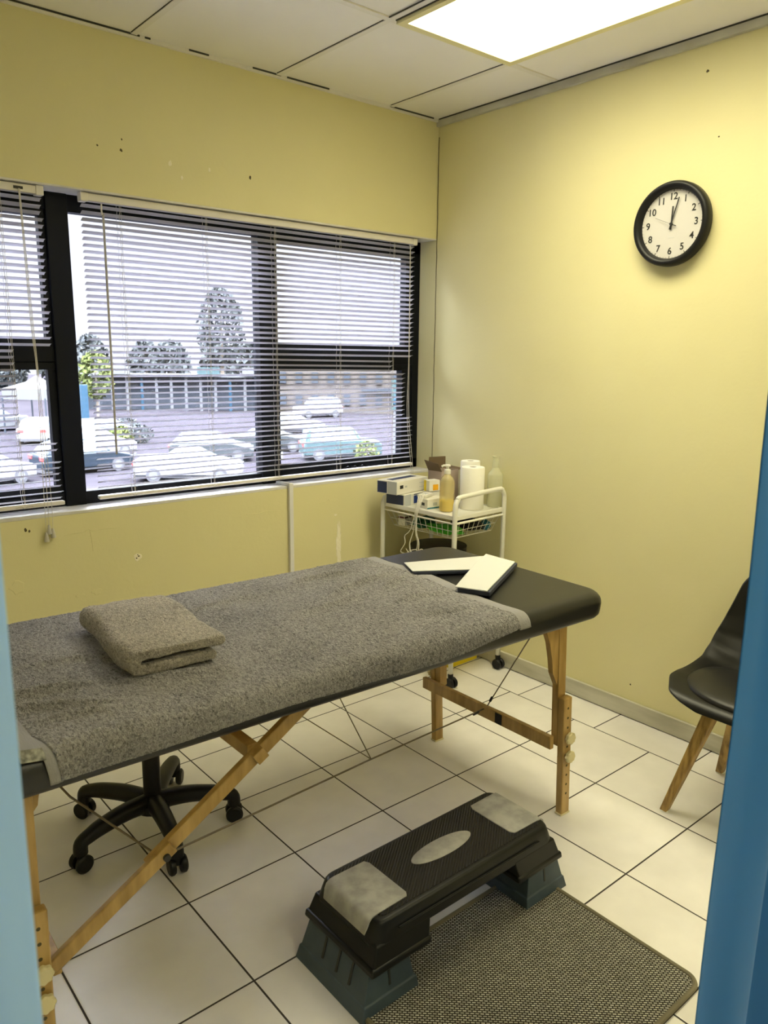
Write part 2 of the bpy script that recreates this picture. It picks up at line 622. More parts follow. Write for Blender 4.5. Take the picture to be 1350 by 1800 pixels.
def dup(root, loc, rotz, label, group=None):
    r = root.copy()
    COL.objects.link(r)
    r.location = loc
    r.rotation_euler = (0, 0, rotz)
    r['label'] = label
    if group:
        r['group'] = group
    for ch in list(root.children):
        c = ch.copy()
        COL.objects.link(c)
        c.parent = r
        for g in ch.children:
            d = g.copy()
            COL.objects.link(d)
            d.parent = c
    return r


# ================================================================== SETTING
XL = -3.1      # left room wall
YF = -2.62     # wall with the doorway
bm = nb(); bx(bm, -4.3, 0.0, -4.3, 0.0, -0.1, 0.0); struct(obj('floor', bm, M['floor']))

bm = nb()
bx(bm, -4.3, 0.0, 0.0, 0.25, -0.1, ZB - 0.012)
bx(bm, -4.3, 0.0, 0.0, 0.25, ZT + 0.006, H + 0.1)
bx(bm, -4.3, -3.0, 0.0, 0.25, ZB - 0.012, ZT + 0.006)
wall_back = struct(obj('wall_back', bm, M['wall']))
bm = nb()
bx(bm, 0.0, 0.2, -4.3, 0.25, -0.1, H + 0.1)
wall_right = struct(obj('wall_right', bm, M['wall']))
bm = nb(); bx(bm, XL - 0.1, XL, YF, 0.0, 0.0, H); struct(obj('wall_left', bm, M['wall']))
bm = nb()
bx(bm, -4.3, -3.0, YF - 0.1, YF, 0.0, H)
bx(bm, -0.35, 0.0, YF - 0.1, YF, 0.0, H)
struct(obj('wall_front', bm, M['wall']))
bm = nb(); bx(bm, -4.3, 0, -4.4, -4.3, 0, H); bx(bm, -4.4, -4.3, -4.4, YF, 0, H)
struct(obj('wall_corridor', bm, M['wall_dark']))

# chips, cracks and nail holes in the paint
def blob(bm, c, r, plane, sq=1.0, thick=0.0012, n=14, seed=0):
    rnd = random.Random(seed)
    ring0, ring1 = [], []
    for k in range(n):
        a = 2 * PI * k / n
        rr = r * rnd.uniform(0.65, 1.15)
        u, v = rr * math.cos(a), rr * math.sin(a) * sq
        if plane == 'y':
            ring0.append((c[0] + u, 0.0, c[2] + v))
            ring1.append((c[0] + u * 0.9, -thick, c[2] + v * 0.9))
        else:
            ring0.append((0.0, c[1] + u, c[2] + v))
            ring1.append((-thick, c[1] + u * 0.9, c[2] + v * 0.9))
    loft(bm, [ring0, ring1])


for i, (x, z, r, sq) in enumerate([(-1.596, 0.699, 0.017, 1.0), (-1.765, 0.588, 0.022, 0.6), (-1.83, 0.585, 0.018, 0.45), (-2.047, 0.66, 0.03, 0.9), (-0.621, 0.747, 0.01, 0.6)]):
    bm = nb(); blob(bm, (x, 0, z), r, 'y', sq, seed=i)
    obj('paint_chip', bm, M['plaster'] if i in (0, 4) else M['wall'], wall_back)
for dx_, dz_, r_ in ((0.004, 0.003, 0.0045), (-0.005, -0.004, 0.004), (0.0, 0.009, 0.003)):
    bm = nb(); blob(bm, (-1.596 + dx_, 0, 0.699 + dz_), r_, 'y', 0.8, 0.0018, 9, seed=70)
    obj('plaster_hole', bm, M['hole'], wall_back)
bm = nb(); blob(bm, (-0.604, 0, 0.60), 0.016, 'y', 8.0, 0.002, 40, seed=9)
obj('flaking_plaster', bm, M['plaster'], wall_back)
bm = nb(); blob(bm, (-0.882, 0, 0.60), 0.006, 'y', 6.0, 0.002, 30, seed=19)
obj('flaking_plaster', bm, M['plaster'], wall_back)
for i, (x, z, r) in enumerate([(-1.66, 2.207, .004), (-1.57, 2.241, .004), (-1.574, 2.204, .006), (-1.388, 2.189, .007), (-1.342, 2.144, .005), (-1.226, 2.19, .005), (-1.045, 2.187, .005), (-2.002, 0.864, .005), (-1.99, 0.858, .004)]):
    bm = nb(); blob(bm, (x, 0, z), r, 'y', 1.6 if i > 2 else 1.0, 0.0006, 9, seed=30 + i)
    obj('nail_hole', bm, M['hole'] if i not in (3, 4, 5) else M['plaster'], wall_back)
bm = nb()
for pts in ([(-1.87, 0.826), (-1.80, 0.829), (-1.78, 0.838), (-1.765, 0.828), (-1.72, 0.832), (-1.66, 0.828)],
            [(-1.775, 0.83), (-1.77, 0.79), (-1.768, 0.75)],
            [(-1.10, 0.808), (-1.04, 0.806), (-1.01, 0.812), (-0.93, 0.803)],
            [(-0.73, 0.815), (-0.68, 0.818), (-0.665, 0.83), (-0.655, 0.817), (-0.61, 0.818)]):
    tube(bm, [(x, -0.0003, z) for x, z in pts], 0.0013, 5)
obj('paint_crack', bm, M['wall'], wall_back)
for i, (y, z, r) in enumerate([(-1.351, 2.478, .006), (-1.24, 0.145, .004), (-1.414, 2.253, .003)]):
    bm = nb(); blob(bm, (0, y, z), r, 'x', 1.0, 0.001, 9, seed=50 + i)
    obj('nail_hole', bm, M['hole'], wall_right)
# vertical crack in the corner
bm = nb()
rnd = random.Random(3)
tube(bm, [(-0.0008, -0.003 + rnd.uniform(-.0015, .0015), 0.92 + 0.05 * i) for i in range(33)], 0.0018, 5)
obj('corner_crack', bm, M['hole'], wall_right)

# skirting boards
bm = nb(); bx(bm, -0.014, 0.0, YF, 0.0, 0.003, 0.076); struct(obj('baseboard_right', bm, M['skirting'], bevel=0.003))
bm = nb(); bx(bm, -4.3, -0.014, -0.014, 0.0, 0.003, 0.076); struct(obj('baseboard_back', bm, M['skirting'], bevel=0.003))

# ceiling with its grid
CX, CY = 0.3109, 0.7066
bm = nb(); bx(bm, -4.3, 0.0, -4.3, 0.0, H + 0.004, H + 0.1)
ceil = struct(obj('ceiling', bm, M['ceiling']))
bm = nb(); bg2 = nb()
xs = [-CX - 0.6 * k for k in range(7)]
ys = [-CY - 1.2 * k for k in range(3)]
for x in xs:
    for y0, y1 in [(-CY + 0.012, -0.012), (-CY - 1.188, -CY - 0.012), (-3.09, -CY - 1.212)]:
        bx(bm, x - 0.012, x + 0.010, min(y0, y1), max(y0, y1), H - 0.001, H + 0.006)
        bx(bg2, x - 0.0138, x - 0.012, min(y0, y1) + .01, max(y0, y1) - .01, H + 0.0015, H + 0.0045)
for y in ys:
    bx(bm, -4.3, -0.03, y - 0.012, y + 0.012, H - 0.001, H + 0.006)
    for k in range(8):
        x1 = -CX - 0.6 * (k - 1) - 0.02
        bx(bg2, x1 - 0.56, min(x1, -0.03), y + 0.012, y + 0.0138, H + 0.0015, H + 0.0045)
obj('grid_bars', bm, M['tbar'], ceil)
obj('grid_gaps', bg2, M['gap'], ceil)
bm = nb(); bx(bm, -0.018, 0.0, YF, 0.0, H - 0.028, H + 0.004)
struct(obj('trim_1', bm, M['trim']))
bm = nb(); bx(bm, -4.3, -0.018, -0.012, 0.0, H - 0.010, H + 0.004)
struct(obj('trim_2', bm, M['tbar']))
bm = nb()
for x0, x1 in [(-2.4, -1.49), (-1.47, -1.45), (-1.30, -1.22), (-1.03, -0.90), (-0.87, -0.66), (-0.32, -0.29), (-0.29, -0.05)]:
    bx(bm, x0, x1, -0.0155, -0.012, H - 0.002, H + 0.0035)
bx(bm, -0.0215, -0.018, -2.5, -0.02, H - 0.001, H + 0.0035)
obj('perimeter_gap', bm, M['gap'], ceil)

# recessed light panels
def light_panel(label, x, y):
    L = thing('ceiling_light', label, 'ceiling light', (x, y, H))
    bm = nb()
    for (x0, x1, y0, y1) in ((-.282, .290, .560, .590), (-.282, .290, -.590, -.560), (.260, .290, -.560, .560), (-.282, -.258, -.560, .560)):
        bx(bm, x0, x1, y0, y1, -0.012, 0.002)
    obj('light_frame', bm, M['lampframe'], L)
    bm = nb(); bx(bm, -.258, .260, -.560, .560, -0.006, 0.000)
    obj('diffuser', bm, M['diffuser'], L)
    bm = nb(); bx(bm, -.288, -.284, -.588, .588, -0.003, 0.0015); bx(bm, -.318, -.315, -.588, .588, -0.0012, 0.0015)
    obj('edge_gap', bm, M['gap'], L)


light_panel('glowing white rectangular light panel set in the tiled ceiling near the right wall', -CX - 0.3, -CY - 0.6)
light_panel('added unseen fill light panel in the ceiling behind the curtains, near the right wall', -CX - 0.3, -CY - 3.0)  # added out of view to raise the overall light level
light_panel('added unseen fill light panel in the ceiling behind the camera position', -CX - 1.5, -CY - 3.0)  # another added panel, unseen, for more fill on walls and floor

# window ledge and soffit
bm = nb(); bx(bm, -3.0, 0.0, 0.0005, 0.16, ZB - 0.012, ZB); struct(obj('trim_3', bm, M['sill'], bevel=0.002))
bm = nb(); bx(bm, -3.0, 0.0, 0.001, 0.16, ZT, ZT + 0.006); struct(obj('trim_4', bm, M['sill']))
# conduit cover for the cable down the wall
CT = thing('cable_trunking', 'thin white plastic cable trunking bent from the window ledge down the yellow wall', 'trunking', (-0.88, 0, 0))
bm = nb()
bx(bm, -0.009, 0.012, -0.016, 0.0, 0.08, ZB + 0.012)
obj('wall_run', bm, M['white_paint'], CT, bevel=0.002)
bm = nb()
bar(bm, (0.001, -0.014, ZB + 0.008), (-0.015, 0.075, ZB + 0.008), 0.020, 0.014)
obj('ledge_run', bm, M['white_paint'], CT, bevel=0.002)

# ------------------------------------------------------------------ window
FY0, FY1 = 0.105, 0.165
win = bpy.data.objects.new('window_1', None)
win.empty_display_size = 0.2
COL.objects.link(win)
win.location = (0, 0, 0)
struct(win)
bm = nb()
zb0, zt0 = ZB, ZT
bx(bm, -3.0, -0.0005, FY0 + 0.01, FY1, zb0, 0.962)                # bottom
bx(bm, -3.0, -0.0005, FY0 + 0.01, FY1, 1.990, zt0)                # top
bx(bm, -0.045, -0.0005, FY0 + 0.01, FY1, zb0, zt0)                # right jamb
bx(bm, -1.82, -1.742, FY0, FY1, zb0, zt0)                         # mullion between left and middle
bx(bm, -0.952, -0.872, FY0, FY1, zb0, zt0)                        # mullion middle / right
bx(bm, -3.0, -2.95, FY0, FY1, zb0, zt0)
bx(bm, -2.95, -1.82, FY0 + 0.01, FY1, 1.455, 1.515)               # left transom
bx(bm, -0.872, -0.045, FY0 + 0.01, FY1, 1.445, 1.520)             # right transom
obj('window_frame', bm, M['frame'], win, bevel=0.003)


def sash(x0, x1, z0, z1, w=0.03):
    bm = nb()
    y0, y1 = FY0 + 0.015, FY1 - 0.01
    bx(bm, x0, x1, y0, y1, z0, z0 + w)
    bx(bm, x0, x1, y0, y1, z1 - w, z1)
    bx(bm, x0, x0 + w, y0, y1, z0 + w, z1 - w)
    bx(bm, x1 - w, x1, y0, y1, z0 + w, z1 - w)
    s = obj('sash', bm, M['frame'], win, bevel=0.002)
    bm = nb(); bx(bm, x0 + w, x1 - w, 0.140, 0.144, z0 + w, z1 - w)
    obj('pane', bm, M['glass'], s)
    return s


sash(-2.95, -1.82, 1.515, 1.990, 0.024)
s = sash(-2.95, -1.82, 0.962, 1.455, 0.028)
s = sash(-0.872, -0.045, 1.520, 1.990, 0.022)
sash(-0.872, -0.045, 0.962, 1.445, 0.050 if False else 0.028)
bm = nb(); bx(bm, -1.742, -0.952, 0.140, 0.144, 0.962, 1.990)
obj('pane', bm, M['glass'], win)
bm = nb(); bx(bm, -0.118, -0.073, FY0 + 0.005, FY0 + 0.05, 0.99, 1.42); bx(bm, -0.10, -0.073, FY0 + 0.005, FY0 + 0.05, 1.54, 1.97)
obj('sash_rim', bm, M['frame'], win, bevel=0.002)
bm = nb()
for k in range(3):
    tube(bm, [(-0.50 + 0.045 * k, 0.095, 0.945), (-0.485 + 0.045 * k, 0.08, 0.955), (-0.465 + 0.045 * k, 0.095, 0.943)], 0.006, 6)
obj('window_latch', bm, M['blackp'], win, smooth=True)


# ------------------------------------------------------------------ blinds
def blind(name, label, x0, x1, xe, zbot, ladders, yc=0.035):
    t = thing(name, label, 'blind', ((x0 + x1) / 2, yc, ZT), group='white venetian blinds in the window')
    ox, oy, oz = (x0 + x1) / 2, yc, ZT

    def sh(b):
        bmesh.ops.translate(b, verts=b.verts[:], vec=(-ox, -oy, -oz))
        return b
    bm = nb(); bx(bm, x0, x1, yc - 0.0155, yc + 0.0155, ZT - 0.029, ZT - 0.003)
    obj('headrail', sh(bm), M['rail'], t, bevel=0.002)
    for xx in (x0, x1 - 0.022):
        bm = nb(); bx(bm, xx - 0.002, xx + 0.024, yc - 0.0185, yc + 0.018, ZT - 0.033, ZT - 0.001)
        obj('end_bracket', sh(bm), M['rail'], t, bevel=0.003)
    bm = nb()
    pitch = 0.0222
    z = ZT - 0.045
    k = 0
    rnd = random.Random(int(-x0 * 100))
    tilt = math.radians(19)
    while z > zbot + 0.012:
        e, drop = xe(z, rnd)
        tl = tilt + rnd.uniform(-0.05, 0.05)
        wob = rnd.uniform(-.0012, .0012)
        n = 7
        rings = []
        for (xx, dz) in ((x0 + 0.004, 0), ((x0 + e) / 2, drop * 0.3), (e, drop)):
            top = []
            bot = []
            for i in range(n):
                s_ = -1 + 2 * i / (n - 1)
                v = s_ * 0.0125
                crown = 0.0028 * (1 - s_ * s_)
                yy = yc + v * math.cos(tl) - crown * math.sin(tl)
                zz = z + dz + wob - v * math.sin(tl) + crown * math.cos(tl)
                top.append((xx, yy, zz))
                bot.append((xx, yy, zz - 0.0007))
            rings.append(top + bot[::-1])
        loft(bm, rings)
        z -= pitch * rnd.uniform(0.985, 1.015)
        k += 1
    obj('slats', sh(bm), M['slat'], t, smooth=True, angle=50)
    bm = nb(); bx(bm, x0, x1, yc - 0.0125, yc + 0.0125, zbot - 0.012, zbot + 0.003)
    br = obj('bottom_rail', sh(bm), M['rail'], t, bevel=0.004)
    for lx in ladders:
        bm = nb()
        for yy in (yc - 0.0140, yc + 0.0140):
            pts = []
            nseg = 46
            for i in range(nseg + 1):
                zz = ZT - 0.03 + (zbot - ZT + 0.03) * i / nseg
                pts.append((lx + 0.0022 * math.sin(i * 2.1), yy, zz))
            tube(bm, pts, 0.00085, 4)
        tube(bm, [(lx + 0.006, yc - 0.0145, ZT - 0.03), (lx + 0.004, yc - 0.0150, zbot)], 0.0007, 4)
        obj('ladder_cord', sh(bm), M['cord'], t)
        bm = nb()
        tube(bm, smooth_path([(lx - 0.03, yc - 0.0135, zbot - 0.006), (lx - 0.01, yc - 0.016, zbot - 0.002), (lx, yc - 0.016, zbot - 0.010), (lx + 0.012, yc - 0.016, zbot - 0.003), (lx + 0.03, yc - 0.0135, zbot - 0.005)], 4), 0.0016, 5)
        obj('cord_knot', sh(bm), M['tassel'], t)
    return t, sh


def xe_main(z, rnd):
    if 1.415 < z < 1.475:
        return -0.250, -0.010
    if 1.475 <= z < 1.495:
        return -0.122, -0.004
    if 1.20 < z <= 1.415:
        return -0.172, -0.004
    return -0.122 + rnd.uniform(-0.003, 0.003), 0.0


t, sh = blind('venetian_blind', 'wide white venetian blind over the middle and right panes, with a hanging tilt wand', -1.722, -0.112, xe_main, 0.952, (-1.585, -1.24, -0.922, -0.579, -0.258))
bm = nb(); tube(bm, [(-1.655, 0.008, 2.012), (-1.658, 0.002, 1.99), (-1.656, 0.003, 1.975)], 0.003, 6)
obj('wand_hook', sh(bm), M['rail'], t)
bm = nb(); tube(bm, [(-1.652, 0.004, 1.98), (-1.657, -0.004, 1.113)], 0.0042, 6)
obj('tilt_wand', sh(bm), M['wand'], t)
for dx_, zl in ((0.0, 0.90), (0.012, 0.905)):
    bm = nb(); tube(bm, smooth_path([(-0.165 + dx_ * .2, 0.010, 2.01), (-0.165 + dx_ * .3, 0.008, 1.5), (-0.168 + dx_, 0.010, 1.2), (-0.150 + dx_, -0.004, 0.95), (-0.145 + dx_, -0.004, 0.80)], 6), 0.0012, 5)
    obj('pull_cord', sh(bm), M['cord'], t)


def xe_left(z, rnd):
    if 1.165 < z < 1.515:
        return -1.985, 0.0
    if 1.12 < z <= 1.165:
        return -1.862, 0.0
    if 1.095 < z <= 1.12:
        return -1.985, 0.0
    return -1.856 + rnd.uniform(-0.006, 0.005), 0.0


t, sh = blind('venetian_blind', 'narrow white venetian blind at far left with short broken slats and cord tassels', -2.85, -1.850, xe_left, 0.948, (-1.994, -2.4))
bm = nb(); bx(bm, -1.945, -1.915, 0.018, 0.0197, ZT - 0.021, ZT - 0.012)
obj('cord_lock', sh(bm), M['ink'], t)
for i, (x, z) in enumerate([(-1.936, 0.826), (-1.925, 0.853), (-1.912, 0.838)]):
    bm = nb(); tube(bm, smooth_path([(-1.93 + .002 * i, 0.016, 2.03), (-1.927 + .004 * i, 0.008, 1.6), (-1.921 + .003 * i, 0.004, 1.40), (x + .002, -0.012, 0.98), (x, -0.013, z + 0.02)], 6), 0.0011, 5)
    pc = obj('pull_cord', sh(bm), M['cord'], t)
    bm = nb(); lathe(bm, [(0.003, 0.022), (0.0045, 0.020), (0.0095, -0.010), (0.0085, -0.012)], (x, -0.013, z), 12)
    obj('tassel', sh(bm), M['tassel'], pc, smooth=True)

# ================================================================== OUTDOORS
bm = nb(); bx(bm, -40, 160, 2.0, 200, GY - 0.2, GY)
struct(obj('ground', bm, M['asphalt']))
bm = nb()
for i in range(9):
    a = Vector((11.5 + 2.6 * i, 34.5 - 0.9 * i, 0)); d = Vector((0.55, 0.83, 0))
    e = a + d * 4.5
    bar(bm, (a.x, a.y, GY + 0.004), (e.x, e.y, GY + 0.004), 0.10, 0.008)
bar(bm, (12.0, 38.2, GY + .004), (16, 36.5, GY + .004), 0.12, 0.008)
struct(obj('trim_5', bm, M['fascia']))


def car(label, loc, rz, paint, kind='hatch', s=1.0):
    t = thing('car', label, 'car', (loc[0], loc[1], GY), rz)
    Lc, Wc = (4.2, 1.75) if kind != 'sedan' else (4.5, 1.76)
    hh = 1.48 if kind == 'hatch' else (1.42 if kind == 'sedan' else 1.70)
    h = Lc / 2
    if kind == 'sedan':
        roof = [(-0.25 * Lc, 0.97), (-0.13 * Lc, hh), (0.08 * Lc, hh), (0.24 * Lc, 0.97)]
    elif kind == 'suv':
        roof = [(-0.47 * Lc, 1.0), (-0.42 * Lc, hh), (0.12 * Lc, hh), (0.25 * Lc, 1.05)]
    else:
        roof = [(-0.46 * Lc, 0.98), (-0.36 * Lc, hh), (0.08 * Lc, hh), (0.26 * Lc, 0.98)]
    nose = 0.78 if kind != 'suv' else 0.95
    body = [(-h, 0.30), (-h, 0.85), (-h + 0.1, 0.98), (roof[0][0], roof[0][1]), (roof[3][0], roof[3][1]), (h - 0.15, nose), (h, nose - 0.15), (h, 0.28)]
    bm = nb()
    rings = []
    for yy, k in ((-Wc / 2, 0.96), (-Wc / 2 + 0.08, 1.0), (Wc / 2 - 0.08, 1.0), (Wc / 2, 0.96)):
        rings.append([(x * k, yy, 0.28 + (z - 0.28) * (1 if k == 1 else 0.97)) for x, z in body])
    loft(bm, rings)
    b = obj('car_body', bm, paint, t, smooth=True, bevel=0.05, angle=40)
    # roof cabin
    bm = nb()
    rings = []
    for (x0, x1, z, w) in ((roof[0][0], roof[3][0], roof[0][1] - 0.02, Wc / 2 - 0.06), (roof[1][0] - 0.08, roof[2][0] + 0.12, hh - 0.10, Wc / 2 - 0.20), (roof[1][0] + 0.12, roof[2][0] - 0.1, hh, Wc / 2 - 0.34)):
        rings.append([(x0, -w, z), (x1, -w, z), (x1, w, z), (x0, w, z)])
    loft(bm, rings)
    obj('car_roof', bm, paint, t, smooth=True, bevel=0.05, angle=40)
    # glass panels on the cabin, just proud of it
    zl, zh = roof[0][1] + 0.03, hh - 0.13
    wl, wh = Wc / 2 - 0.05, Wc / 2 - 0.175
    def xat(p, q, z):
        return p[0] + (q[0] - p[0]) * (z - p[1]) / (q[1] - p[1])
    xr0, xr1 = roof[0][0], roof[1][0] - 0.08
    xf0, xf1 = roof[3][0], roof[2][0] + 0.12
    for sgn in (-1, 1):
        bm = nb()
        a = [(xr0 + 0.22, sgn * wl, zl), (xf0 - 0.25, sgn * wl, zl), (xf1 - 0.12, sgn * wh, zh), (xr1 + 0.18, sgn * wh, zh)]
        loft(bm, [a, [(p[0], p[1] + sgn * 0.012, p[2]) for p in a]])
        obj('side_window', bm, M['carglass'], t)
    for (xa, xb, sg) in ((xf0, xf1, 1), (xr0, xr1, -1)):
        bm = nb()
        a = [(xa - 0.02 * sg, -wl + 0.12, zl), (xa - 0.02 * sg, wl - 0.12, zl), (xb - 0.0 * sg, wh - 0.08, zh), (xb, -wh + 0.08, zh)]
        loft(bm, [[(p[0] - sg * 0.01, p[1], p[2]) for p in a], [(p[0] + sg * 0.03, p[1], p[2]) for p in a]])
        obj('windscreen' if sg > 0 else 'rear_window', bm, M['carglass'], t)
    for xx in (-0.31 * Lc, 0.31 * Lc):
        for sgn in (-1, 1):
            bm = nb(); lathe(bm, [(0.20, -0.10), (0.31, -0.10), (0.32, 0.10), (0.20, 0.10)], (xx, sgn * (Wc / 2 - 0.08), 0.32), 18, axis='y')
            w_ = obj('wheel', bm, M['tyre'], t, smooth=True)
            bm = nb(); lathe(bm, [(0.01, -0.105), (0.19, -0.105), (0.19, 0.105), (0.01, 0.105)], (xx, sgn * (Wc / 2 - 0.075), 0.32), 12, axis='y')
            obj('hub_cap', bm, M['fascia'], w_)
    for sgn in (-1, 1):
        bm = nb(); bx(bm, -h - 0.02, -h + 0.12, sgn * Wc / 2 * 0.72 - 0.17, sgn * Wc / 2 * 0.72 + 0.17, 0.72, 0.90)
        obj('tail_lamp', bm, M['taillight'], t, bevel=0.02)
        bm = nb(); bx(bm, h - 0.14, h + 0.01, sgn * Wc / 2 * 0.72 - 0.18, sgn * Wc / 2 * 0.72 + 0.18, 0.56, 0.70)
        obj('head_lamp', bm, M['fascia'], t, bevel=0.02)
    bm = nb(); bx(bm, -h - 0.01, h - 0.02, -Wc / 2 + 0.06, Wc / 2 - 0.06, 0.20, 0.34)
    obj('underbody', bm, M['tyre'], t)
    return t


def R(d):
    return math.radians(d)


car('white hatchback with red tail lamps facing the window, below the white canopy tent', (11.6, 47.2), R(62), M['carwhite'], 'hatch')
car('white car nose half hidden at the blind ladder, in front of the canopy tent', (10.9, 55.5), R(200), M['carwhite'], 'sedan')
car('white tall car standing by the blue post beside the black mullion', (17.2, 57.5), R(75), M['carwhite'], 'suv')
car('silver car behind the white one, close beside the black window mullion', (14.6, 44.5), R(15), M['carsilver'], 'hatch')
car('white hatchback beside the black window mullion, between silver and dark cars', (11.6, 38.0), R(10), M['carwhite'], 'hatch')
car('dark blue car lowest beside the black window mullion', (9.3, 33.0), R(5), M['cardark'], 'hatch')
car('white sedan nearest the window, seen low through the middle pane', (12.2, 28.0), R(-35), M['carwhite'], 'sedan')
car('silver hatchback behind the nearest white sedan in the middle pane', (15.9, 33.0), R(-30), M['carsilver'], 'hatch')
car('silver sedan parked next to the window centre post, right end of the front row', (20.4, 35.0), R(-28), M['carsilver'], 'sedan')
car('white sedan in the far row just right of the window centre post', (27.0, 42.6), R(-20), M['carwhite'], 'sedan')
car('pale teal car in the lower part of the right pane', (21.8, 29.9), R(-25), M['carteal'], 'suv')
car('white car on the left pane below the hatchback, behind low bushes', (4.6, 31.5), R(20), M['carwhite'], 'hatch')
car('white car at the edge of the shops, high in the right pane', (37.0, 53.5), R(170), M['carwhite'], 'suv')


def tree(label, loc, crown_r, z0, z1, mat, n=900, seed=1, conical=0.5, group=None, name='tree', leaf=0.3):
    t = thing(name, label, 'tree' if name == 'tree' else 'bush', (loc[0], loc[1], GY), 0, group)
    rnd = random.Random(seed)
    bm = nb()
    zc, hz = (z0 + z1) / 2 - GY, (z1 - z0) / 2
    for i in range(n):
        u = rnd.uniform(-1, 1)
        prof = math.sqrt(max(0, 1 - u * u)) * (1 - conical * (u + 1) / 2)
        a = rnd.uniform(0, 2 * PI)
        rr = crown_r * prof * rnd.uniform(0.35, 1.08) ** 0.6
        c = Vector((rr * math.cos(a), rr * math.sin(a), zc + u * hz))
        ax = Vector((rnd.gauss(0, 1), rnd.gauss(0, 1), rnd.gauss(0, 1))).normalized()
        bx_ = ax.orthogonal().normalized()
        by_ = ax.cross(bx_)
        s_ = leaf * rnd.uniform(0.6, 1.3)
        vs = [bm.verts.new(c + bx_ * s_ * p + by_ * s_ * 0.6 * q + ax * 0.1 * s_ * r_) for p, q, r_ in ((-1, 0, 0), (0, -1, 1), (1, 0, 0), (0, 1, 1))]
        bm.faces.new(vs)
    obj('foliage', bm, mat, t)
    bm = nb()
    tube(bm, [(0, 0, 0), (0.02, 0, zc * 0.6), (0, 0, zc + hz * 0.4)], [0.16 * crown_r / 2, 0.12 * crown_r / 2, 0.04], 8)
    obj('trunk', bm, M['bark'], t)
    return t


def ray(u, v, d):
    """point seen at photo pixel (u,v) at depth d, used only to place far scenery"""
    f = 1352.41
    mw = camo.rotation_euler.to_matrix()
    return Vector(camo.location) + mw @ Vector(((u - 675) / f, -(v - 900) / f, -1)) * d


p = ray(388, 560, 80)
tree('tall grey-green tree rising above all others beyond the car park', (p.x, p.y), 2.9, 0.5, ray(388, 505, 80).z, M['leaf'], 1500, 3, 0.35, leaf=0.28)
p = ray(168, 660, 66)
tree('young yellow-green tree beside the blue post, left in the middle pane', (p.x, p.y), 1.55, ray(168, 700, 66).z, ray(168, 618, 66).z, M['leafyellow'], 500, 5, 0.2, leaf=0.28)
tl = ['dark dense tree of the far row, behind the blue post', 'dark broad tree of the far row, right of the tilt wand', 'dark tree of the far row, left of the tallest tree', 'dark tree of the far row, below the tallest tree crown', 'dark tree of the far row, just left of the window centre post', 'dark low tree of the far row, seen in the left pane behind the tent', 'dark low tree at the left photo edge behind the blind']
for i, (u, top) in enumerate([(160, 590), (235, 598), (300, 600), (370, 602), (440, 606), (75, 606), (12, 600)]):
    p = ray(u, 640, 88)
    tree(tl[i], (p.x + (i % 2) * 3.0, p.y + (i % 2) * 3.6), 2.3, -2.8, ray(u, top, 88).z, M['leaf'], 800, 20 + i, 0.1, leaf=0.4)
for i, (u, v_, d, r_) in enumerate([(214, 786, 46, 0.7), (246, 775, 47, 0.8), (222, 755, 52, 0.9), (100, 806, 40, 0.6), (645, 765, 39, 0.6)]):
    lab = ['low green bush at the foot of the tilt wand', 'low green bush right of the tilt wand end', 'farther low green bush by the parked silver car', 'low dark bush beneath the white hatchback in the left pane', 'small olive bush in the lower right pane'][i]
    p = ray(u, v_, d)
    tree(lab, (p.x, p.y), r_, GY, GY + 1.1, M['leafyellow'] if i in (0, 4) else M['leaf'], 260, 40 + i, 0.0, name='bush', leaf=0.14)

# shops across the car park
def along(u0, u1, vbase, d0, d1):
    a, b = ray(u0, vbase, d0), ray(u1, vbase, d1)
    return a, b


T = thing('shop_building', 'long low dark-fronted shop building with white columns across the car park', 'building', (0, 0, GY))
a, b = ray(150, 700, 76), ray(476, 700, 76)
bm = nb(); bar(bm, (a.x, a.y, 1.6), (b.x, b.y, 1.6), 2.0, 3.2); obj('shop_front', bm, M['shopwall'], T)
off = Vector((-0.65, -0.76, 0)) * 1.6
bm = nb(); bar(bm, (a.x + off.x, a.y + off.y, 3.35), (b.x + off.x, b.y + off.y, 3.35), 2.2, 0.25); obj('canopy', bm, M['fascia'], T)
for i in range(13):
    q = a.lerp(b, (i + 0.5) / 13) + off * 1.4
    bm = nb(); bx(bm, q.x - 0.1, q.x + 0.1, q.y - 0.1, q.y + 0.1, 0, 3.25)
    obj('column', bm, M['bluepaint'] if i in (4, 10) else M['fascia'], T)
for i in (3, 9, 12):
    q = a.lerp(b, (i + 0.2) / 13) + off * 1.9
    bm = nb(); bar(bm, (q.x - 0.8, q.y + 0.68, 3.8), (q.x + 0.8, q.y - 0.68, 3.8), 0.15, 0.7)
    obj('shop_sign', bm, M['fascia'] if i != 9 else M['carteal'], T)
T = thing('mall_building', 'pale stone shopping building with grey windows seen through the right pane', 'building', (0, 0, GY))
a, b = ray(488, 700, 74), ray(735, 700, 74)
bm = nb(); bar(bm, (a.x, a.y, 2.2), (b.x, b.y, 2.2), 3.0, 4.4); obj('stone_wall', bm, M['mallwall'], T)
off = Vector((-0.65, -0.76, 0)) * 1.6
for i in range(9):
    q = a.lerp(b, (i + 0.3) / 9) + off
    q2 = a.lerp(b, (i + 0.7) / 9) + off
    for z_ in (1.3, 3.3):
        bm = nb(); bar(bm, (q.x, q.y, z_), (q2.x, q2.y, z_), 0.3, 1.0); obj('shop_window', bm, M['shopwall'], T)
bm = nb(); q = a.lerp(b, 0.60) + off * 1.2; q2 = a.lerp(b, 0.99) + off * 1.2
bar(bm, (q.x, q.y, 2.3), (q2.x, q2.y, 2.3), 0.3, 0.35); obj('stripe', bm, M['shopwall'], T)
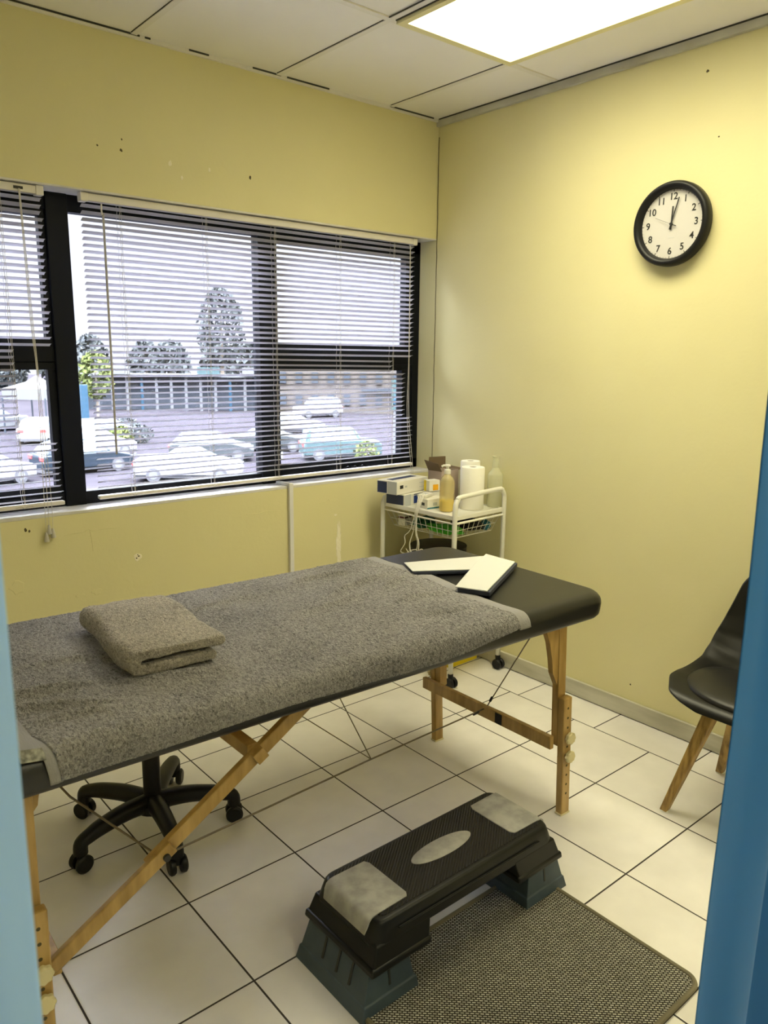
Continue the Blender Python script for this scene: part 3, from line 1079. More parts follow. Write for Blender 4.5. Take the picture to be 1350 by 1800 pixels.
# advertising board
q0, q1 = ray(688, 700, 40), ray(700, 700, 40)
T = thing('advertising_board', 'tall narrow light blue advertising board at the right edge of the window', 'sign', ((q0.x + q1.x) / 2, (q0.y + q1.y) / 2, GY))
bm = nb(); dv = (q1 - q0); bar(bm, (-dv.x / 2, -dv.y / 2, ray(694, 695, 40).z - GY), (dv.x / 2, dv.y / 2, ray(694, 695, 40).z - GY), 0.12, 1.6)
obj('poster', bm, M['carteal'], T)
bm = nb(); dn = Vector((-0.65, -0.76, 0)) * 0.07
blobz = ray(694, 702, 40).z - GY
tube(bm, [(dn.x - .05, dn.y, blobz - .25), (dn.x + .02, dn.y, blobz), (dn.x + .06, dn.y, blobz + .2)], [.05, .09, .04], 8)
obj('printed_shape', bm, M['bluepaint'], T)
bm = nb(); bx(bm, -0.05, 0.05, -0.05, 0.05, 0, ray(694, 722, 40).z - GY + 0.05); obj('sign_post', bm, M['fascia'], T)

# canopy tent and blue post
p = ray(66, 690, 52)
T = thing('canopy_tent', 'white pointed canopy tent beyond the parked white hatchback', 'tent', (p.x, p.y, GY), R(40))
hz = ray(66, 682, 52).z - GY
tz = ray(66, 660, 52).z - GY
bm = nb()
w_ = 1.55
loft(bm, [[(-w_, -w_, hz), (w_, -w_, hz), (w_, w_, hz), (-w_, w_, hz)], [(-.5, -.5, hz + (tz - hz) * .5), (.5, -.5, hz + (tz - hz) * .5), (.5, .5, hz + (tz - hz) * .5), (-.5, .5, hz + (tz - hz) * .5)], [(-.04, -.04, tz), (.04, -.04, tz), (.04, .04, tz), (-.04, .04, tz)]])
obj('tent_roof', bm, M['tent'], T)
bm = nb()
for s1 in (-1, 1):
    bx(bm, -w_, w_, s1 * w_ - 0.01, s1 * w_ + 0.01, hz - 0.7, hz)
    bx(bm, s1 * w_ - 0.01, s1 * w_ + 0.01, -w_, w_, hz - 0.7, hz)
obj('valance', bm, M['fascia'], T)
for s1 in (-1, 1):
    for s2 in (-1, 1):
        bm = nb(); bx(bm, s1 * w_ - 0.04, s1 * w_ + 0.04, s2 * w_ - 0.04, s2 * w_ + 0.04, 0, hz - 0.6)
        obj('tent_pole', bm, M['shopwall'], T)
p = ray(148, 705, 50)
bm = nb(); bx(bm, -0.2, 0.2, -0.2, 0.2, 0, ray(148, 676, 50).z - GY)
tag(obj('painted_post', bm, M['bluepaint'], loc=(p.x, p.y, GY)), 'sky blue square post behind the young yellow-green tree', 'post')


# ================================================================== MASSAGE TABLE
TB = thing('massage_table', 'long black vinyl massage table on wooden folding legs', 'massage table', (-1.6, -1.158, 0), R(-2.1))
TT, TU, TLn, TW = 0.775, 0.695, 1.80, 0.775
bm = nb()
rings = []
er = 0.034
for z, ins in [(TU, 0.030), (TU + 0.002, 0.012), (TU + 0.012, 0.004), (TU + 0.024, 0.002)]:
    rings.append((z, ins))
for i in range(7):
    a = PI / 2 * i / 6
    rings.append((TT - er + er * math.sin(a), er * (1 - math.cos(a))))
rr = [rect_loop((0, 0), (TLn - 2 * i_, TW - 2 * i_), z, 0.075 - i_ * 0.7, 8) for z, i_ in rings]
loft(bm, rr)
obj('tabletop', bm, M['vinyl'], TB, smooth=True, angle=50)
bm = nb()
rr = [rect_loop((0, 0), (TLn - 0.0, TW - 0.0), z, 0.07, 8) for z in (TU + 0.018, TU + 0.022)]
bx(bm, -TLn / 2 + .06, TLn / 2 - .06, -TW / 2 + .05, TW / 2 - .05, TU - 0.012, TU + 0.002)
obj('underframe', bm, M['wood'], TB)
bm = nb()
lathe(bm, [(0.004, 0.0), (0.008, 0.002), (0.004, 0.006)], (TLn / 2 - 0.002, -TW / 2 + 0.09, TT - 0.040), 10, axis='x')
obj('end_stud', bm, M['steel'], TB, smooth=True)


def table_leg(su, sv):
    """su: +1 right end, -1 left end; sv: -1 near side, +1 far side"""
    ut, uf = su * 0.785, (0.818 if su > 0 else -0.812)
    v0 = sv * 0.285
    if su < 0:
        ut = -0.805
    wl_ = 0.036 if su > 0 else 0.028
    gs = 1.0 if su > 0 else 0.35
    bm = nb()
    # upper leg
    bar(bm, (ut, v0, TU - 0.005), (ut + (uf - ut) * 0.66, v0, 0.245), wl_, 0.026, up=(0, 1, 0))
    # the bar() up vector is y so wy lies along x
    leg = obj('leg', bm, M['wood'], TB, bevel=0.002)
    bm = nb()
    v1 = v0 + sv * 0.027
    ua = ut + (uf - ut) * 0.40
    bar(bm, (ua, v1, 0.42), (uf, v1, 0.004), 0.040, 0.026, up=(0, 1, 0))
    ext = obj('leg_extension', bm, M['wood'], leg, bevel=0.004)
    for k in range(10):
        z = 0.385 - 0.034 * k
        uu = ua + (uf - ua) * (0.42 - z) / 0.42
        y0 = v1 + sv * 0.0125
        bm = nb(); lathe(bm, [(0.0042, -0.001), (0.0042, 0.0014)], (uu, y0, z), 12, axis='y')
        obj('peg_hole', bm, M['hole'], leg)
    for z in ((0.284, 0.218) if su > 0 else (0.290, 0.224)):
        uu = ua + (uf - ua) * (0.42 - z) / 0.42
        bm = nb()
        ring = []
        n = 48
        yk = v1 + sv * 0.015
        for (rad, yy) in ((0.017, 0.0), (0.0195, 0.003), (0.0195, 0.011), (0.016, 0.0145)):
            ring.append([(uu + rad * (1 + 0.07 * math.cos(8 * 2 * PI * k / n)) * math.cos(2 * PI * k / n), yk + sv * (yy + 0.004), z + rad * (1 + 0.07 * math.cos(8 * 2 * PI * k / n)) * math.sin(2 * PI * k / n)) for k in range(n)])
        loft(bm, ring)
        obj('adjusting_knob', bm, M['knob'], leg, smooth=True)
    # curved gusset
    bm = nb()
    base = ut - su * 0.016
    poly = [(base, TU), (base - su * 0.085 * gs, TU), (base - su * 0.062 * gs, TU - 0.035 * gs), (base - su * 0.040 * gs, TU - 0.085 * gs), (base - su * 0.026 * gs, TU - 0.14 * gs), (base - su * 0.018 * gs, TU - 0.19 * gs), (base + su * 0.006, TU - 0.235 * gs), (base + su * 0.008, TU - 0.20 * gs)]
    prism(bm, poly, 'y', v0 - 0.010, v0 + 0.010)
    obj('gusset', bm, M['wood'], leg, bevel=0.001)
    bm = nb(); bx(bm, uf - 0.022, uf + 0.022, v1 - 0.014, v1 + 0.014, 0.0, 0.007)
    obj('foot_cap', bm, M['knob'], leg, bevel=0.002)
    return leg


for su in (1, -1):
    for sv in (-1, 1):
        table_leg(su, sv)
for su in (1, -1):
    uu = su * 0.800
    bm = nb(); bar(bm, (uu - su * 0.028, -0.290, 0.258), (uu - su * 0.028, 0.345, 0.245), 0.018, 0.044)
    cb = obj('crossbar', bm, M['wood'], TB, bevel=0.002)
    bm = nb(); bx(bm, uu - su * 0.028 - 0.012, uu - su * 0.028 + 0.012, -0.075, -0.045, 0.235, 0.273)
    obj('hinge_plate', bm, M['blackp'], cb)


def loc2(p):
    """world point to the table's own frame"""
    c, s_ = math.cos(R(2.1)), math.sin(R(2.1))
    x, y = p[0] + 1.6, p[1] + 1.158
    return (x * c - y * s_, x * s_ + y * c, p[2])


# folding stay at the left end
bm = nb(); bar(bm, loc2((-2.395, -1.425, 0.265)), loc2((-2.135, -1.447, 0.440)), 0.016, 0.032)
st = obj('lower_stay', bm, M['wood'], TB, bevel=0.003)
bm = nb(); c_ = loc2((-2.155, -1.4625, 0.427)); lathe(bm, [(0.008, -0.004), (0.008, 0.003)], c_, 14, axis='y')
obj('stay_bolt', bm, M['ink'], st)
bm = nb(); bar(bm, loc2((-2.185, -1.432, 0.405)), loc2((-1.74, -1.447, 0.695)), 0.018, 0.034)
obj('upper_stay', bm, M['wood'], TB, bevel=0.003)
bm = nb()
bar(bm, loc2((-1.930, -1.450, 0.575)), loc2((-1.905, -1.452, 0.592)), 0.030, 0.030)
bar(bm, loc2((-1.925, -1.437, 0.588)), loc2((-1.935, -0.90, 0.600)), 0.028, 0.034)
obj('stay_crosspiece', bm, M['wood'], TB, bevel=0.002)


def cablep(pts, r=0.0022):
    bm = nb(); tube(bm, [loc2(p) for p in pts], r, 6)
    obj('cable', bm, M['cable'], TB, smooth=True)


cr = (-0.835, -1.172, 0.262)
jl = (-2.142, -1.395, 0.385)
mid = (-1.437, -1.276, 0.324)
cablep([cr, mid, jl], 0.0026)
cablep([(-0.825, -1.180, 0.275), (-1.005, -1.513, 0.695)])
cablep([jl, (-2.268, -1.20, 0.49), (-2.40, -1.0, 0.695)], 0.0028)
cablep([mid, (-1.86, -1.18, 0.693)], 0.0016)
cablep([mid, (-1.58, -1.18, 0.693)], 0.0016)
bm = nb()
tube(bm, [loc2((-0.838, -1.203, 0.305)), loc2((-0.846, -1.218, 0.325))], 0.005, 8)
obj('cable_clamp', bm, M['blackp'], TB)
bm = nb()
tube(bm, [loc2((-0.87, -1.178, 0.263)), loc2((-0.90, -1.183, 0.265))], 0.005, 8)
obj('cable_clamp', bm, M['blackp'], TB)
bm = nb()
tube(bm, [loc2((-2.142, -1.395, 0.385)), loc2((-2.165, -1.42, 0.40))], 0.006, 8)
obj('cable_clamp', bm, M['steel'], TB)

# ------------------------------------------------------------------ big towel over the table
def wr(u, v):
    """soft wrinkles of the spread towel"""
    h = 0.0
    h += 0.010 * max(0.0, mnoise.noise(Vector((u * 2.6, v * 3.2, 1.3))))
    h += 0.007 * (0.5 + 0.5 * math.sin(u * 9 + v * 17 + 3.0 * mnoise.noise(Vector((u * 2, v * 2, 4.0))))) * max(0, mnoise.noise(Vector((u * 2.2 + 5, v * 2.2, 8.0))) + 0.25)
    for (u0, v0, ang, ln, amp) in WR:
        du, dv = u - u0, v - v0
        c, s_ = math.cos(ang), math.sin(ang)
        al, ac = du * c + dv * s_, -du * s_ + dv * c
        ac += 0.05 * math.sin(al * 9)
        h += 1.7 * amp * math.exp(-(ac / 0.013) ** 2) * math.exp(-(al / ln) ** 2)
    return h


WR = [(-0.72, -0.12, 0.25, 0.10, 0.010), (-0.70, -0.22, -0.1, 0.12, 0.009), (-0.67, -0.28, 0.15, 0.09, 0.008), (-0.45, -0.20, 0.1, 0.10, 0.006),
      (-0.62, 0.02, 0.2, 0.09, 0.006), (0.30, 0.12, 0.6, 0.14, 0.010), (0.25, 0.25, 0.3, 0.12, 0.009), (0.38, 0.06, 0.9, 0.10, 0.009), (0.10, 0.0, 0.5, 0.16, 0.006), (0.36, -0.10, 0.3, 0.10, 0.007), (-0.1, 0.2, 0.4, 0.2, 0.006), (0.30, -0.24, 0.2, 0.12, 0.006)]


def towel_point(u, s_, lift=0.0, terry_amp=0.0016):
    """u along the table, s_ across (arc length from the centre line); negative = near side, drapes over the edge"""
    hw = TW / 2
    er2 = 0.030
    flat = hw - er2
    a = abs(s_)
    sg = -1 if s_ < 0 else 1
    off = 0.005 + lift
    if a < flat:
        y, z, ny, nz = a, TT, 0.0, 1.0
    elif a < flat + er2 * PI / 2:
        th = (a - flat) / er2
        y, z = flat + er2 * math.sin(th), TT - er2 + er2 * math.cos(th)
        ny, nz = math.sin(th), math.cos(th)
    else:
        d = a - flat - er2 * PI / 2
        y, z, ny, nz = hw + 0.002 + 0.05 * d, TT - er2 - d, 1.0, 0.05
    h = wr(u, sg * a) * (1.0 if a < flat else max(0.0, 1 - (a - flat) / 0.06)) + off
    h += terry_amp * 1.5 * mnoise.noise(Vector((u * 190 + s_ * 60, s_ * 110, 3.1))) + terry_amp * 0.8 * mnoise.noise(Vector((u * 60, s_ * 60, 9.1)))
    if a > flat + 0.02:
        h += 0.004 * (0.5 + 0.5 * math.sin(u * 23 + 2 * math.sin(u * 7)))
    return (u, sg * (y + ny * h), z + nz * h)


def towel_u1(s_):
    # right edge of the towel, slightly skewed
    return 0.535 + 0.012 * math.sin(s_ * 11 + 1) + 0.05 * s_


def towel_near(u):
    t_ = (u + 0.80) / 1.345
    return -(0.357 + 0.0471 + 0.021 - 0.022 * max(0, t_ - 0.75) / 0.25 + 0.004 * math.sin(u * 6)) 


def towel_u0(s_):
    k = max(0.0, min(1.0, (-s_ - 0.22) / 0.22))
    return -0.802 + 0.042 * k * k * (3 - 2 * k)


BT = thing('bath_towel', 'large dark grey terry towel spread over the massage table', 'towel', TB.location, R(-2.1))
NU, NV = 560, 330
bm = nb()
grid = []
s_far = 0.405
for i in range(NU + 1):
    row = []
    fu = i / NU
    for j in range(NV + 1):
        fv = j / NV
        u_guess = -0.80 + fu * 1.345
        sn = towel_near(u_guess)
        s_ = sn + (s_far - sn) * fv
        u = towel_u0(s_) + fu * (towel_u1(s_) - 0.044 - towel_u0(s_))
        row.append(bm.verts.new(towel_point(u, s_, 0.002)))
    grid.append(row)
for i in range(NU):
    for j in range(NV):
        bm.faces.new((grid[i][j], grid[i + 1][j], grid[i + 1][j + 1], grid[i][j + 1]))
o = obj('terry_cloth', bm, M['towel'], BT, smooth=True, angle=None)
so = o.modifiers.new('thickness', 'SOLIDIFY')
so.thickness = 0.004
so.offset = -1
for side in (0, 1):
    bm = nb()
    grid = []
    for i in range(9):
        row = []
        for j in range(141):
            fv = j / 140
            sn = towel_near(0.5 if side == 0 else -0.8) - 0.002
            s_ = sn + (s_far - sn) * fv
            if side == 0:
                u = towel_u1(s_) - 0.046 + 0.046 * i / 8
            else:
                u = towel_u0(s_) + 0.002 - 0.022 * i / 8
            row.append(bm.verts.new(towel_point(u, s_, 0.0 + (0.001 if 2 < i < 7 else 0.0), 0.0004)))
        grid.append(row)
    for i in range(8):
        for j in range(140):
            bm.faces.new((grid[i][j], grid[i + 1][j], grid[i + 1][j + 1], grid[i][j + 1]))
    o = obj('hem', bm, M['hem'], BT, smooth=True, angle=None)
    so = o.modifiers.new('thickness', 'SOLIDIFY')
    so.thickness = 0.003
    so.offset = -1
# flap with woven label at the near left corner
bm = nb()
pts = [(-0.793, -0.235), (-0.822, -0.250), (-0.822, -0.372), (-0.786, -0.384)]
loft(bm, [[(x, y, TT + 0.006) for x, y in pts], [(x, y, TT + 0.013) for x, y in pts]])
o = obj('folded_corner', bm, M['hem'], BT, bevel=0.002)
bm = nb()
loft(bm, [[(-0.826, -0.368, TT + 0.014), (-0.786, -0.382, TT + 0.014), (-0.783, -0.396, TT - 0.004), (-0.824, -0.388, TT - 0.002)],
          [(-0.826, -0.369, TT + 0.011), (-0.786, -0.383, TT + 0.011), (-0.783, -0.394, TT - 0.006), (-0.824, -0.386, TT - 0.004)]])
obj('care_label', bm, M['label'], BT)

# ------------------------------------------------------------------ folded towel
FT = thing('folded_towel', 'folded taupe terry towel lying on the dark grey spread towel', 'towel', (-2.038, -1.130, TT + 0.012), R(-4))
# C shaped profile in local x, z, extruded along y
def cprof(w0, th, gap, n=10):
    """closed outline: two layers joined by a round fold at -x"""
    hgt = 2 * th + gap
    r_o = hgt / 2
    out = []
    xl = -w0 / 2
    # outer fold from bottom to top on the left
    out.append((w0 / 2 - 0.035, 0.0))
    for i in range(n + 1):
        a = -PI / 2 - PI * i / n
        out.append((xl + r_o + r_o * math.cos(a) * 0.75, hgt / 2 + r_o * math.sin(a)))
    # top layer right end, rounded and drooping
    rt = th / 2
    for i in range(5):
        a = PI / 2 - PI * i / 4
        out.append((w0 / 2 - rt + rt * math.cos(a), hgt - rt + rt * math.sin(a) - 0.004))
    out.append((0.0, th + gap - 0.001))
    out.append((xl + r_o * 1.2, th + gap))
    out.append((xl + r_o * 1.0, th + gap / 2))
    out.append((xl + r_o * 1.2, th))
    out.append((0.0, th))
    for i in range(5):
        a = PI / 2 - PI * i / 4
        out.append((w0 / 2 - 0.035 - rt + rt * math.cos(a) + rt, th / 2 + rt * math.sin(a)))
    return out


bm = nb()
prof = cprof(0.240, 0.026, 0.013)
rings = []
for k in range(13):
    f = k / 12
    y = -0.20 + 0.385 * f
    sc = 1.0
    e = min(f, 1 - f)
    sq = 1 - 0.10 * (1 - min(1, e / 0.12)) ** 2
    rings.append([(x * (1.0 - 0.02 * (1 - sq) * 10) + 0.004 * math.sin(y * 20), y, 0.031 + (z - 0.031) * sq) for x, z in prof])
loft(bm, rings)
o = obj('terry_fold', bm, M['towel2'], FT, smooth=True, angle=None)
rm = o.modifiers.new('remesh', 'REMESH')
rm.mode = 'VOXEL'
rm.voxel_size = 0.0028
rm.use_smooth_shade = True
sm = o.modifiers.new('soften', 'SMOOTH')
sm.factor = 0.6
sm.iterations = 6
tx = bpy.data.textures.new('folds', 'CLOUDS')
tx.noise_scale = 0.07
dm = o.modifiers.new('folds', 'DISPLACE')
dm.texture = tx
dm.strength = 0.010
dm.mid_level = 0.5
tx2 = bpy.data.textures.new('loops', 'CLOUDS')
tx2.noise_scale = 0.007
dm = o.modifiers.new('loops', 'DISPLACE')
dm.texture = tx2
dm.strength = 0.004
dm.mid_level = 0.5

# ------------------------------------------------------------------ folded white sheet, bent in an L
ZS = TT + 0.012
WS = thing('folded_sheet', 'white folded disposable sheet bent in a V on the head of the massage table', 'sheet', (-0.95, -1.17, ZS - 0.008))


def slab(bm, pts, z0, z1, mi=0):
    loft(bm, [[(x + 0.95, y + 1.17, z0 - ZS + 0.008 + dz) for x, y, dz in pts], [(x + 0.95, y + 1.17, z1 - ZS + 0.008 + dz) for x, y, dz in pts]], mi=mi)


armA = [(-1.051, -0.975, 0), (-0.760, -1.085, 0.0), (-0.86, -1.222, 0), (-1.100, -1.072, 0)]
armB = [(-0.753, -1.080, 0), (-0.754, -1.216, 0), (-1.081, -1.386, 0), (-1.124, -1.294, 0), (-0.885, -1.150, 0)]
for k, mm in enumerate((M['clothedge'], M['cloth'])):
    bm = nb()
    z0, z1 = (ZS - 0.006, ZS + 0.004) if k == 0 else (ZS + 0.005, ZS + 0.008)
    g = 0.005 if k == 0 else 0.0
    slab(bm, [(x + g * .6, y - g, d) for x, y, d in armA], z0, z1)
    obj('long_arm', bm, mm, WS, bevel=0.0015)
    bm = nb()
    z0, z1 = (ZS - 0.006, ZS + 0.008) if k == 0 else (ZS + 0.009, ZS + 0.013)
    slab(bm, [(x + g * 1.4, y - g, d) for x, y, d in armB], z0, z1)
    obj('short_arm', bm, mm, WS, bevel=0.0015)

# ================================================================== STOOL
cs = [(-2.149, -0.791), (-1.922, -0.993), (-1.642, -0.85), (-2.038, -0.504), (-1.704, -0.508)]
SCX, SCY = -1.885, -0.735
ST = thing('swivel_stool', 'black five-wheeled swivel stool pushed under the massage table', 'stool', (SCX, SCY, 0))
bm = nb()
lathe(bm, [(0.030, 0.075), (0.052, 0.080), (0.055, 0.11), (0.040, 0.125), (0.030, 0.13)], (0, 0, 0), 24)
obj('hub', bm, M['blackp'], ST, smooth=True)
for (x, y) in cs:
    dx_, dy_ = x - SCX, y - SCY
    n_ = math.hypot(dx_, dy_)
    ex, ey = dx_ / n_, dy_ / n_
    rr_ = n_ - 0.018
    pts = [(ex * 0.02, ey * 0.02, 0.105), (ex * 0.10, ey * 0.10, 0.112), (ex * 0.18, ey * 0.18, 0.106), (ex * (rr_ - 0.035), ey * (rr_ - 0.035), 0.098), (ex * (rr_ - 0.004), ey * (rr_ - 0.004), 0.086), (ex * rr_, ey * rr_, 0.055)]
    bm = nb(); tube(bm, smooth_path(pts, 5), [0.030 - 0.009 * min(1, i / 18) for i in range(26)], 12)
    lg = obj('leg', bm, M['blackp'], ST, smooth=True)
    px_, py_ = -ey, ex
    for sg in (-1, 1):
        cxx, cyy = ex * rr_ + px_ * 0.017 * sg, ey * rr_ + py_ * 0.017 * sg
        bm = nb(); lathe(bm, [(0.012, -0.009), (0.024, -0.009), (0.0275, -0.003), (0.0275, 0.005), (0.022, 0.010), (0.006, 0.011)], (0, 0, 0), 20, axis='x')
        ang = math.atan2(py_ * sg, px_ * sg)
        bmesh.ops.rotate(bm, verts=bm.verts[:], cent=(0, 0, 0), matrix=Matrix.Rotation(ang, 3, 'Z'))
        bmesh.ops.translate(bm, verts=bm.verts[:], vec=(cxx, cyy, 0.0275))
        obj('caster', bm, M['blackp'], lg, smooth=True)
    bm = nb(); tube(bm, [(ex * rr_, ey * rr_, 0.030), (ex * rr_, ey * rr_, 0.060)], 0.012, 10)
    obj('caster_hood', bm, M['blackp'], lg, smooth=True)
bm = nb(); tube(bm, [(0, 0, 0.10), (0, 0, 0.33)], 0.027, 20)
obj('column_sleeve', bm, M['blackp'], ST, smooth=True)
bm = nb(); tube(bm, [(0, 0, 0.32), (0, 0, 0.455)], 0.014, 16)
obj('gas_lift', bm, M['steel'], ST, smooth=True)
bm = nb(); lathe(bm, [(0.05, 0.45), (0.165, 0.455), (0.178, 0.475), (0.175, 0.510), (0.15, 0.525), (0.02, 0.528)], (0, 0, 0), 32)
obj('seat', bm, M['padseat'], ST, smooth=True)

# ================================================================== AEROBIC STEP
SP = thing('aerobic_step', 'black aerobic step platform with grey pads on slate grey end risers', 'step platform', (-1.456, -1.597, 0))
zt_ = 0.215
bm = nb()
# whole-deck upper body
prof = [(0.158, 0.655, 0.246), (0.185, 0.640, 0.236), (0.205, 0.628, 0.228), (0.213, 0.618, 0.219), (0.215, 0.600, 0.203)]
loft(bm, [rect_loop((0, 0), (a, b_), z, 0.030, 6) for z, a, b_ in prof])
for sg in (-1, 1):
    # end skirts reach lower
    for (z0, z1, xo0, xo1, xi, w0, w1) in ((0.118, 0.168, 0.340, 0.323, 0.165, 0.264, 0.243),):
        a = [(sg * xi, -w0 / 2, z0), (sg * xo0, -w0 / 2, z0), (sg * xo0, w0 / 2, z0), (sg * xi, w0 / 2, z0)]
        b_ = [(sg * (xi - 0.012), -w1 / 2, z1), (sg * xo1, -w1 / 2, z1), (sg * xo1, w1 / 2, z1), (sg * (xi - 0.012), w1 / 2, z1)]
        loft(bm, [a, b_])
obj('deck', bm, M['deck'], SP, smooth=True, bevel=0.004, angle=40)
for sg in (-1, 1):
    bm = nb()
    a = [(sg * 0.160, -0.137, 0.104), (sg * 0.348, -0.137, 0.104), (sg * 0.348, 0.137, 0.104), (sg * 0.160, 0.137, 0.104)]
    b_ = [(sg * 0.160, -0.135, 0.124), (sg * 0.345, -0.135, 0.124), (sg * 0.345, 0.135, 0.124), (sg * 0.160, 0.135, 0.124)]
    loft(bm, [a, b_])
    obj('lip', bm, M['deck'], SP, smooth=True, bevel=0.006, bseg=3)
bm = nb()
for sg in (-1, 1):
    tube(bm, [(-0.255, sg * 0.121, 0.186), (0.255, sg * 0.121, 0.186)], 0.0025, 6)
obj('side_groove', bm, M['deck'], SP)
bm = nb(); loft(bm, [rect_loop((0, 0), (0.585, 0.196), 0.2145, 0.02, 5), rect_loop((0, 0), (0.583, 0.194), 0.2165, 0.02, 5)])
obj('grip_mat', bm, M['deckgrip'], SP)
for sg in (-1, 1):
    bm = nb()
    # pad wraps from the top on to the sloping end
    pts2 = [(0.190, 0.2185), (0.292, 0.2185), (0.306, 0.2170), (0.3155, 0.211), (0.3205, 0.200), (0.3275, 0.178)]
    rings = []
    n_ = len(pts2)
    for i, (x, z) in enumerate(pts2):
        hw = 0.085
        if i == 0:
            hw = 0.070
        if i == n_ - 1:
            hw = 0.080
        rings.append([(sg * x, -hw, z), (sg * x, hw, z), (sg * (x - 0.002), hw, z - 0.004), (sg * (x - 0.002), -hw, z - 0.004)])
    rings.insert(1, [(sg * 0.198, -0.083, 0.2185), (sg * 0.198, 0.083, 0.2185), (sg * 0.197, 0.083, 0.2145), (sg * 0.197, -0.083, 0.2145)])
    loft(bm, rings)
    obj('end_pad', bm, M['pad'], SP, smooth=True, angle=50)
bm = nb()
loft(bm, [[(0.105 * k_ * math.cos(a), 0.032 * k_ * math.sin(a), z) for a in [2 * PI * i / 40 for i in range(40)]] for k_, z in ((1, 0.2155), (1, 0.2178), (0.96, 0.2185))])
obj('oval_emblem', bm, M['pad'], SP, smooth=True)
for sg in (-1, 1):
    bm = nb()
    xo, xi = 0.3755, 0.200
    def ringx(z, o_, i_, w_):
        return [(sg * i_, -w_, z), (sg * o_, -w_, z), (sg * o_, w_, z), (sg * i_, w_, z)]
    loft(bm, [ringx(0.0, xo, xi, 0.136), ringx(0.035, xo - 0.010, xi + 0.004, 0.131), ringx(0.037, xo - 0.013, xi + 0.010, 0.127), ringx(0.108, xo - 0.034, xi + 0.022, 0.118)])
    rs = obj('riser', bm, M['riser'], SP, bevel=0.004, bseg=3)
    for yy in (-0.065, -0.015, 0.040):
        bm = nb()
        vs = [(sg * (xo - 0.0175), yy - 0.003, 0.052), (sg * (xo - 0.0165), yy + 0.003, 0.052), (sg * (xo - 0.033), yy + 0.003, 0.106), (sg * (xo - 0.033), yy - 0.003, 0.106)]
        loft(bm, [vs, [(x + sg * 0.003, y, z) for x, y, z in vs]])
        obj('slot', bm, M['ink'], rs)
    for xx in (0.285,):
        for s2 in (-1, 1):
            vs = [(sg * (xx - .003), s2 * 0.1245, 0.052), (sg * (xx + .003), s2 * 0.1245, 0.052), (sg * (xx + .003), s2 * 0.1180, 0.106), (sg * (xx - .003), s2 * 0.1180, 0.106)]
            bm = nb()
            loft(bm, [vs, [(x, y + s2 * 0.002, z) for x, y, z in vs]])
            obj('slot', bm, M['ink'], rs)

# ================================================================== MAT
MT = thing('floor_mat', 'rectangular grey-brown woven floor mat in front of the aerobic step', 'mat', (-1.4685, -1.888, 0))
bm = nb(); loft(bm, [rect_loop((0, 0), (0.685, 0.535), 0.001, 0.03, 6), rect_loop((0, 0), (0.685, 0.535), 0.0085, 0.03, 6)])
obj('woven_surface', bm, M['mat'], MT)
bm = nb()
lp = rect_loop((0, 0), (0.693, 0.543), 0.0072, 0.034, 8)
tube(bm, lp + [lp[0]], 0.0068, 8)
obj('edge_binding', bm, M['matedge'], MT, smooth=True)

# ================================================================== SHELL CHAIR
CH = thing('shell_chair', 'black moulded shell chair with splayed wooden legs by the right wall', 'chair', (-0.345, -1.915, 0), R(0))
# local: front = -x, back = +x
def shell_pt(t, w):
    """t 0..1 from the seat front to the top of the back; w -1..1 across"""
    key = [(0.0, -0.247, 0.430, 0.085), (0.03, -0.244, 0.437, 0.150), (0.08, -0.228, 0.445, 0.200), (0.22, -0.16, 0.452, 0.238), (0.40, -0.03, 0.440, 0.242), (0.52, 0.08, 0.436, 0.236), (0.60, 0.150, 0.462, 0.232), (0.68, 0.195, 0.53, 0.226), (0.78, 0.225, 0.62, 0.212), (0.90, 0.252, 0.74, 0.180), (0.97, 0.266, 0.80, 0.130), (1.0, 0.270, 0.815, 0.080)]
    for a, b_ in zip(key, key[1:]):
        if a[0] <= t <= b_[0]:
            f = (t - a[0]) / (b_[0] - a[0])
            x, z, hw = [a[i] + (b_[i] - a[i]) * f for i in (1, 2, 3)]
            break
    y = hw * w
    lift = abs(w) ** 2.6 * min(1.0, t / 0.28)
    seatness = 1 - max(0, min(1, (t - 0.45) / 0.25))
    bend = math.exp(-((t - 0.60) / 0.13) ** 2)
    z += lift * (0.028 * seatness + 0.055 * bend)
    x -= lift * (0.075 * (1 - seatness) + 0.015 * bend)
    if t < 0.1:
        z -= 0.010 * (1 - t / 0.1)
    return (x, y, z)


bm = nb()
NT, NW = 56, 28
g = [[bm.verts.new(shell_pt(i / NT, -1 + 2 * j / NW)) for j in range(NW + 1)] for i in range(NT + 1)]
for i in range(NT):
    for j in range(NW):
        bm.faces.new((g[i][j], g[i + 1][j], g[i + 1][j + 1], g[i][j + 1]))
bmesh.ops.smooth_vert(bm, verts=bm.verts[:], factor=0.5, use_axis_x=True, use_axis_y=True, use_axis_z=True)
o = obj('shell', bm, M['shell'], CH, smooth=True, angle=None)
so = o.modifiers.new('thickness', 'SOLIDIFY')
so.thickness = 0.009
so.offset = 0
sb_ = o.modifiers.new('round', 'BEVEL')
sb_.width = 0.003
sb_.segments = 2
bm = nb()
rings = []
for k, (sc, dz) in enumerate(((1.0, 0.004), (1.0, 0.012), (0.94, 0.022), (0.80, 0.028), (0.4, 0.030), (0.02, 0.030))):
    ring = []
    for i in range(48):
        a = 2 * PI * i / 48
        cx0 = -0.055
        x = cx0 + 0.165 * sc * math.copysign(abs(math.cos(a)) ** 0.85, math.cos(a))
        y = 0.208 * sc * math.copysign(abs(math.sin(a)) ** 0.85, math.sin(a))
        z = 0.442 + 0.018 * (abs(y) / 0.24) ** 2.2 + dz
        ring.append((x, y, z))
    rings.append(ring)
loft(bm, rings)
obj('seat_cushion', bm, M['padseat'], CH, smooth=True, angle=None)
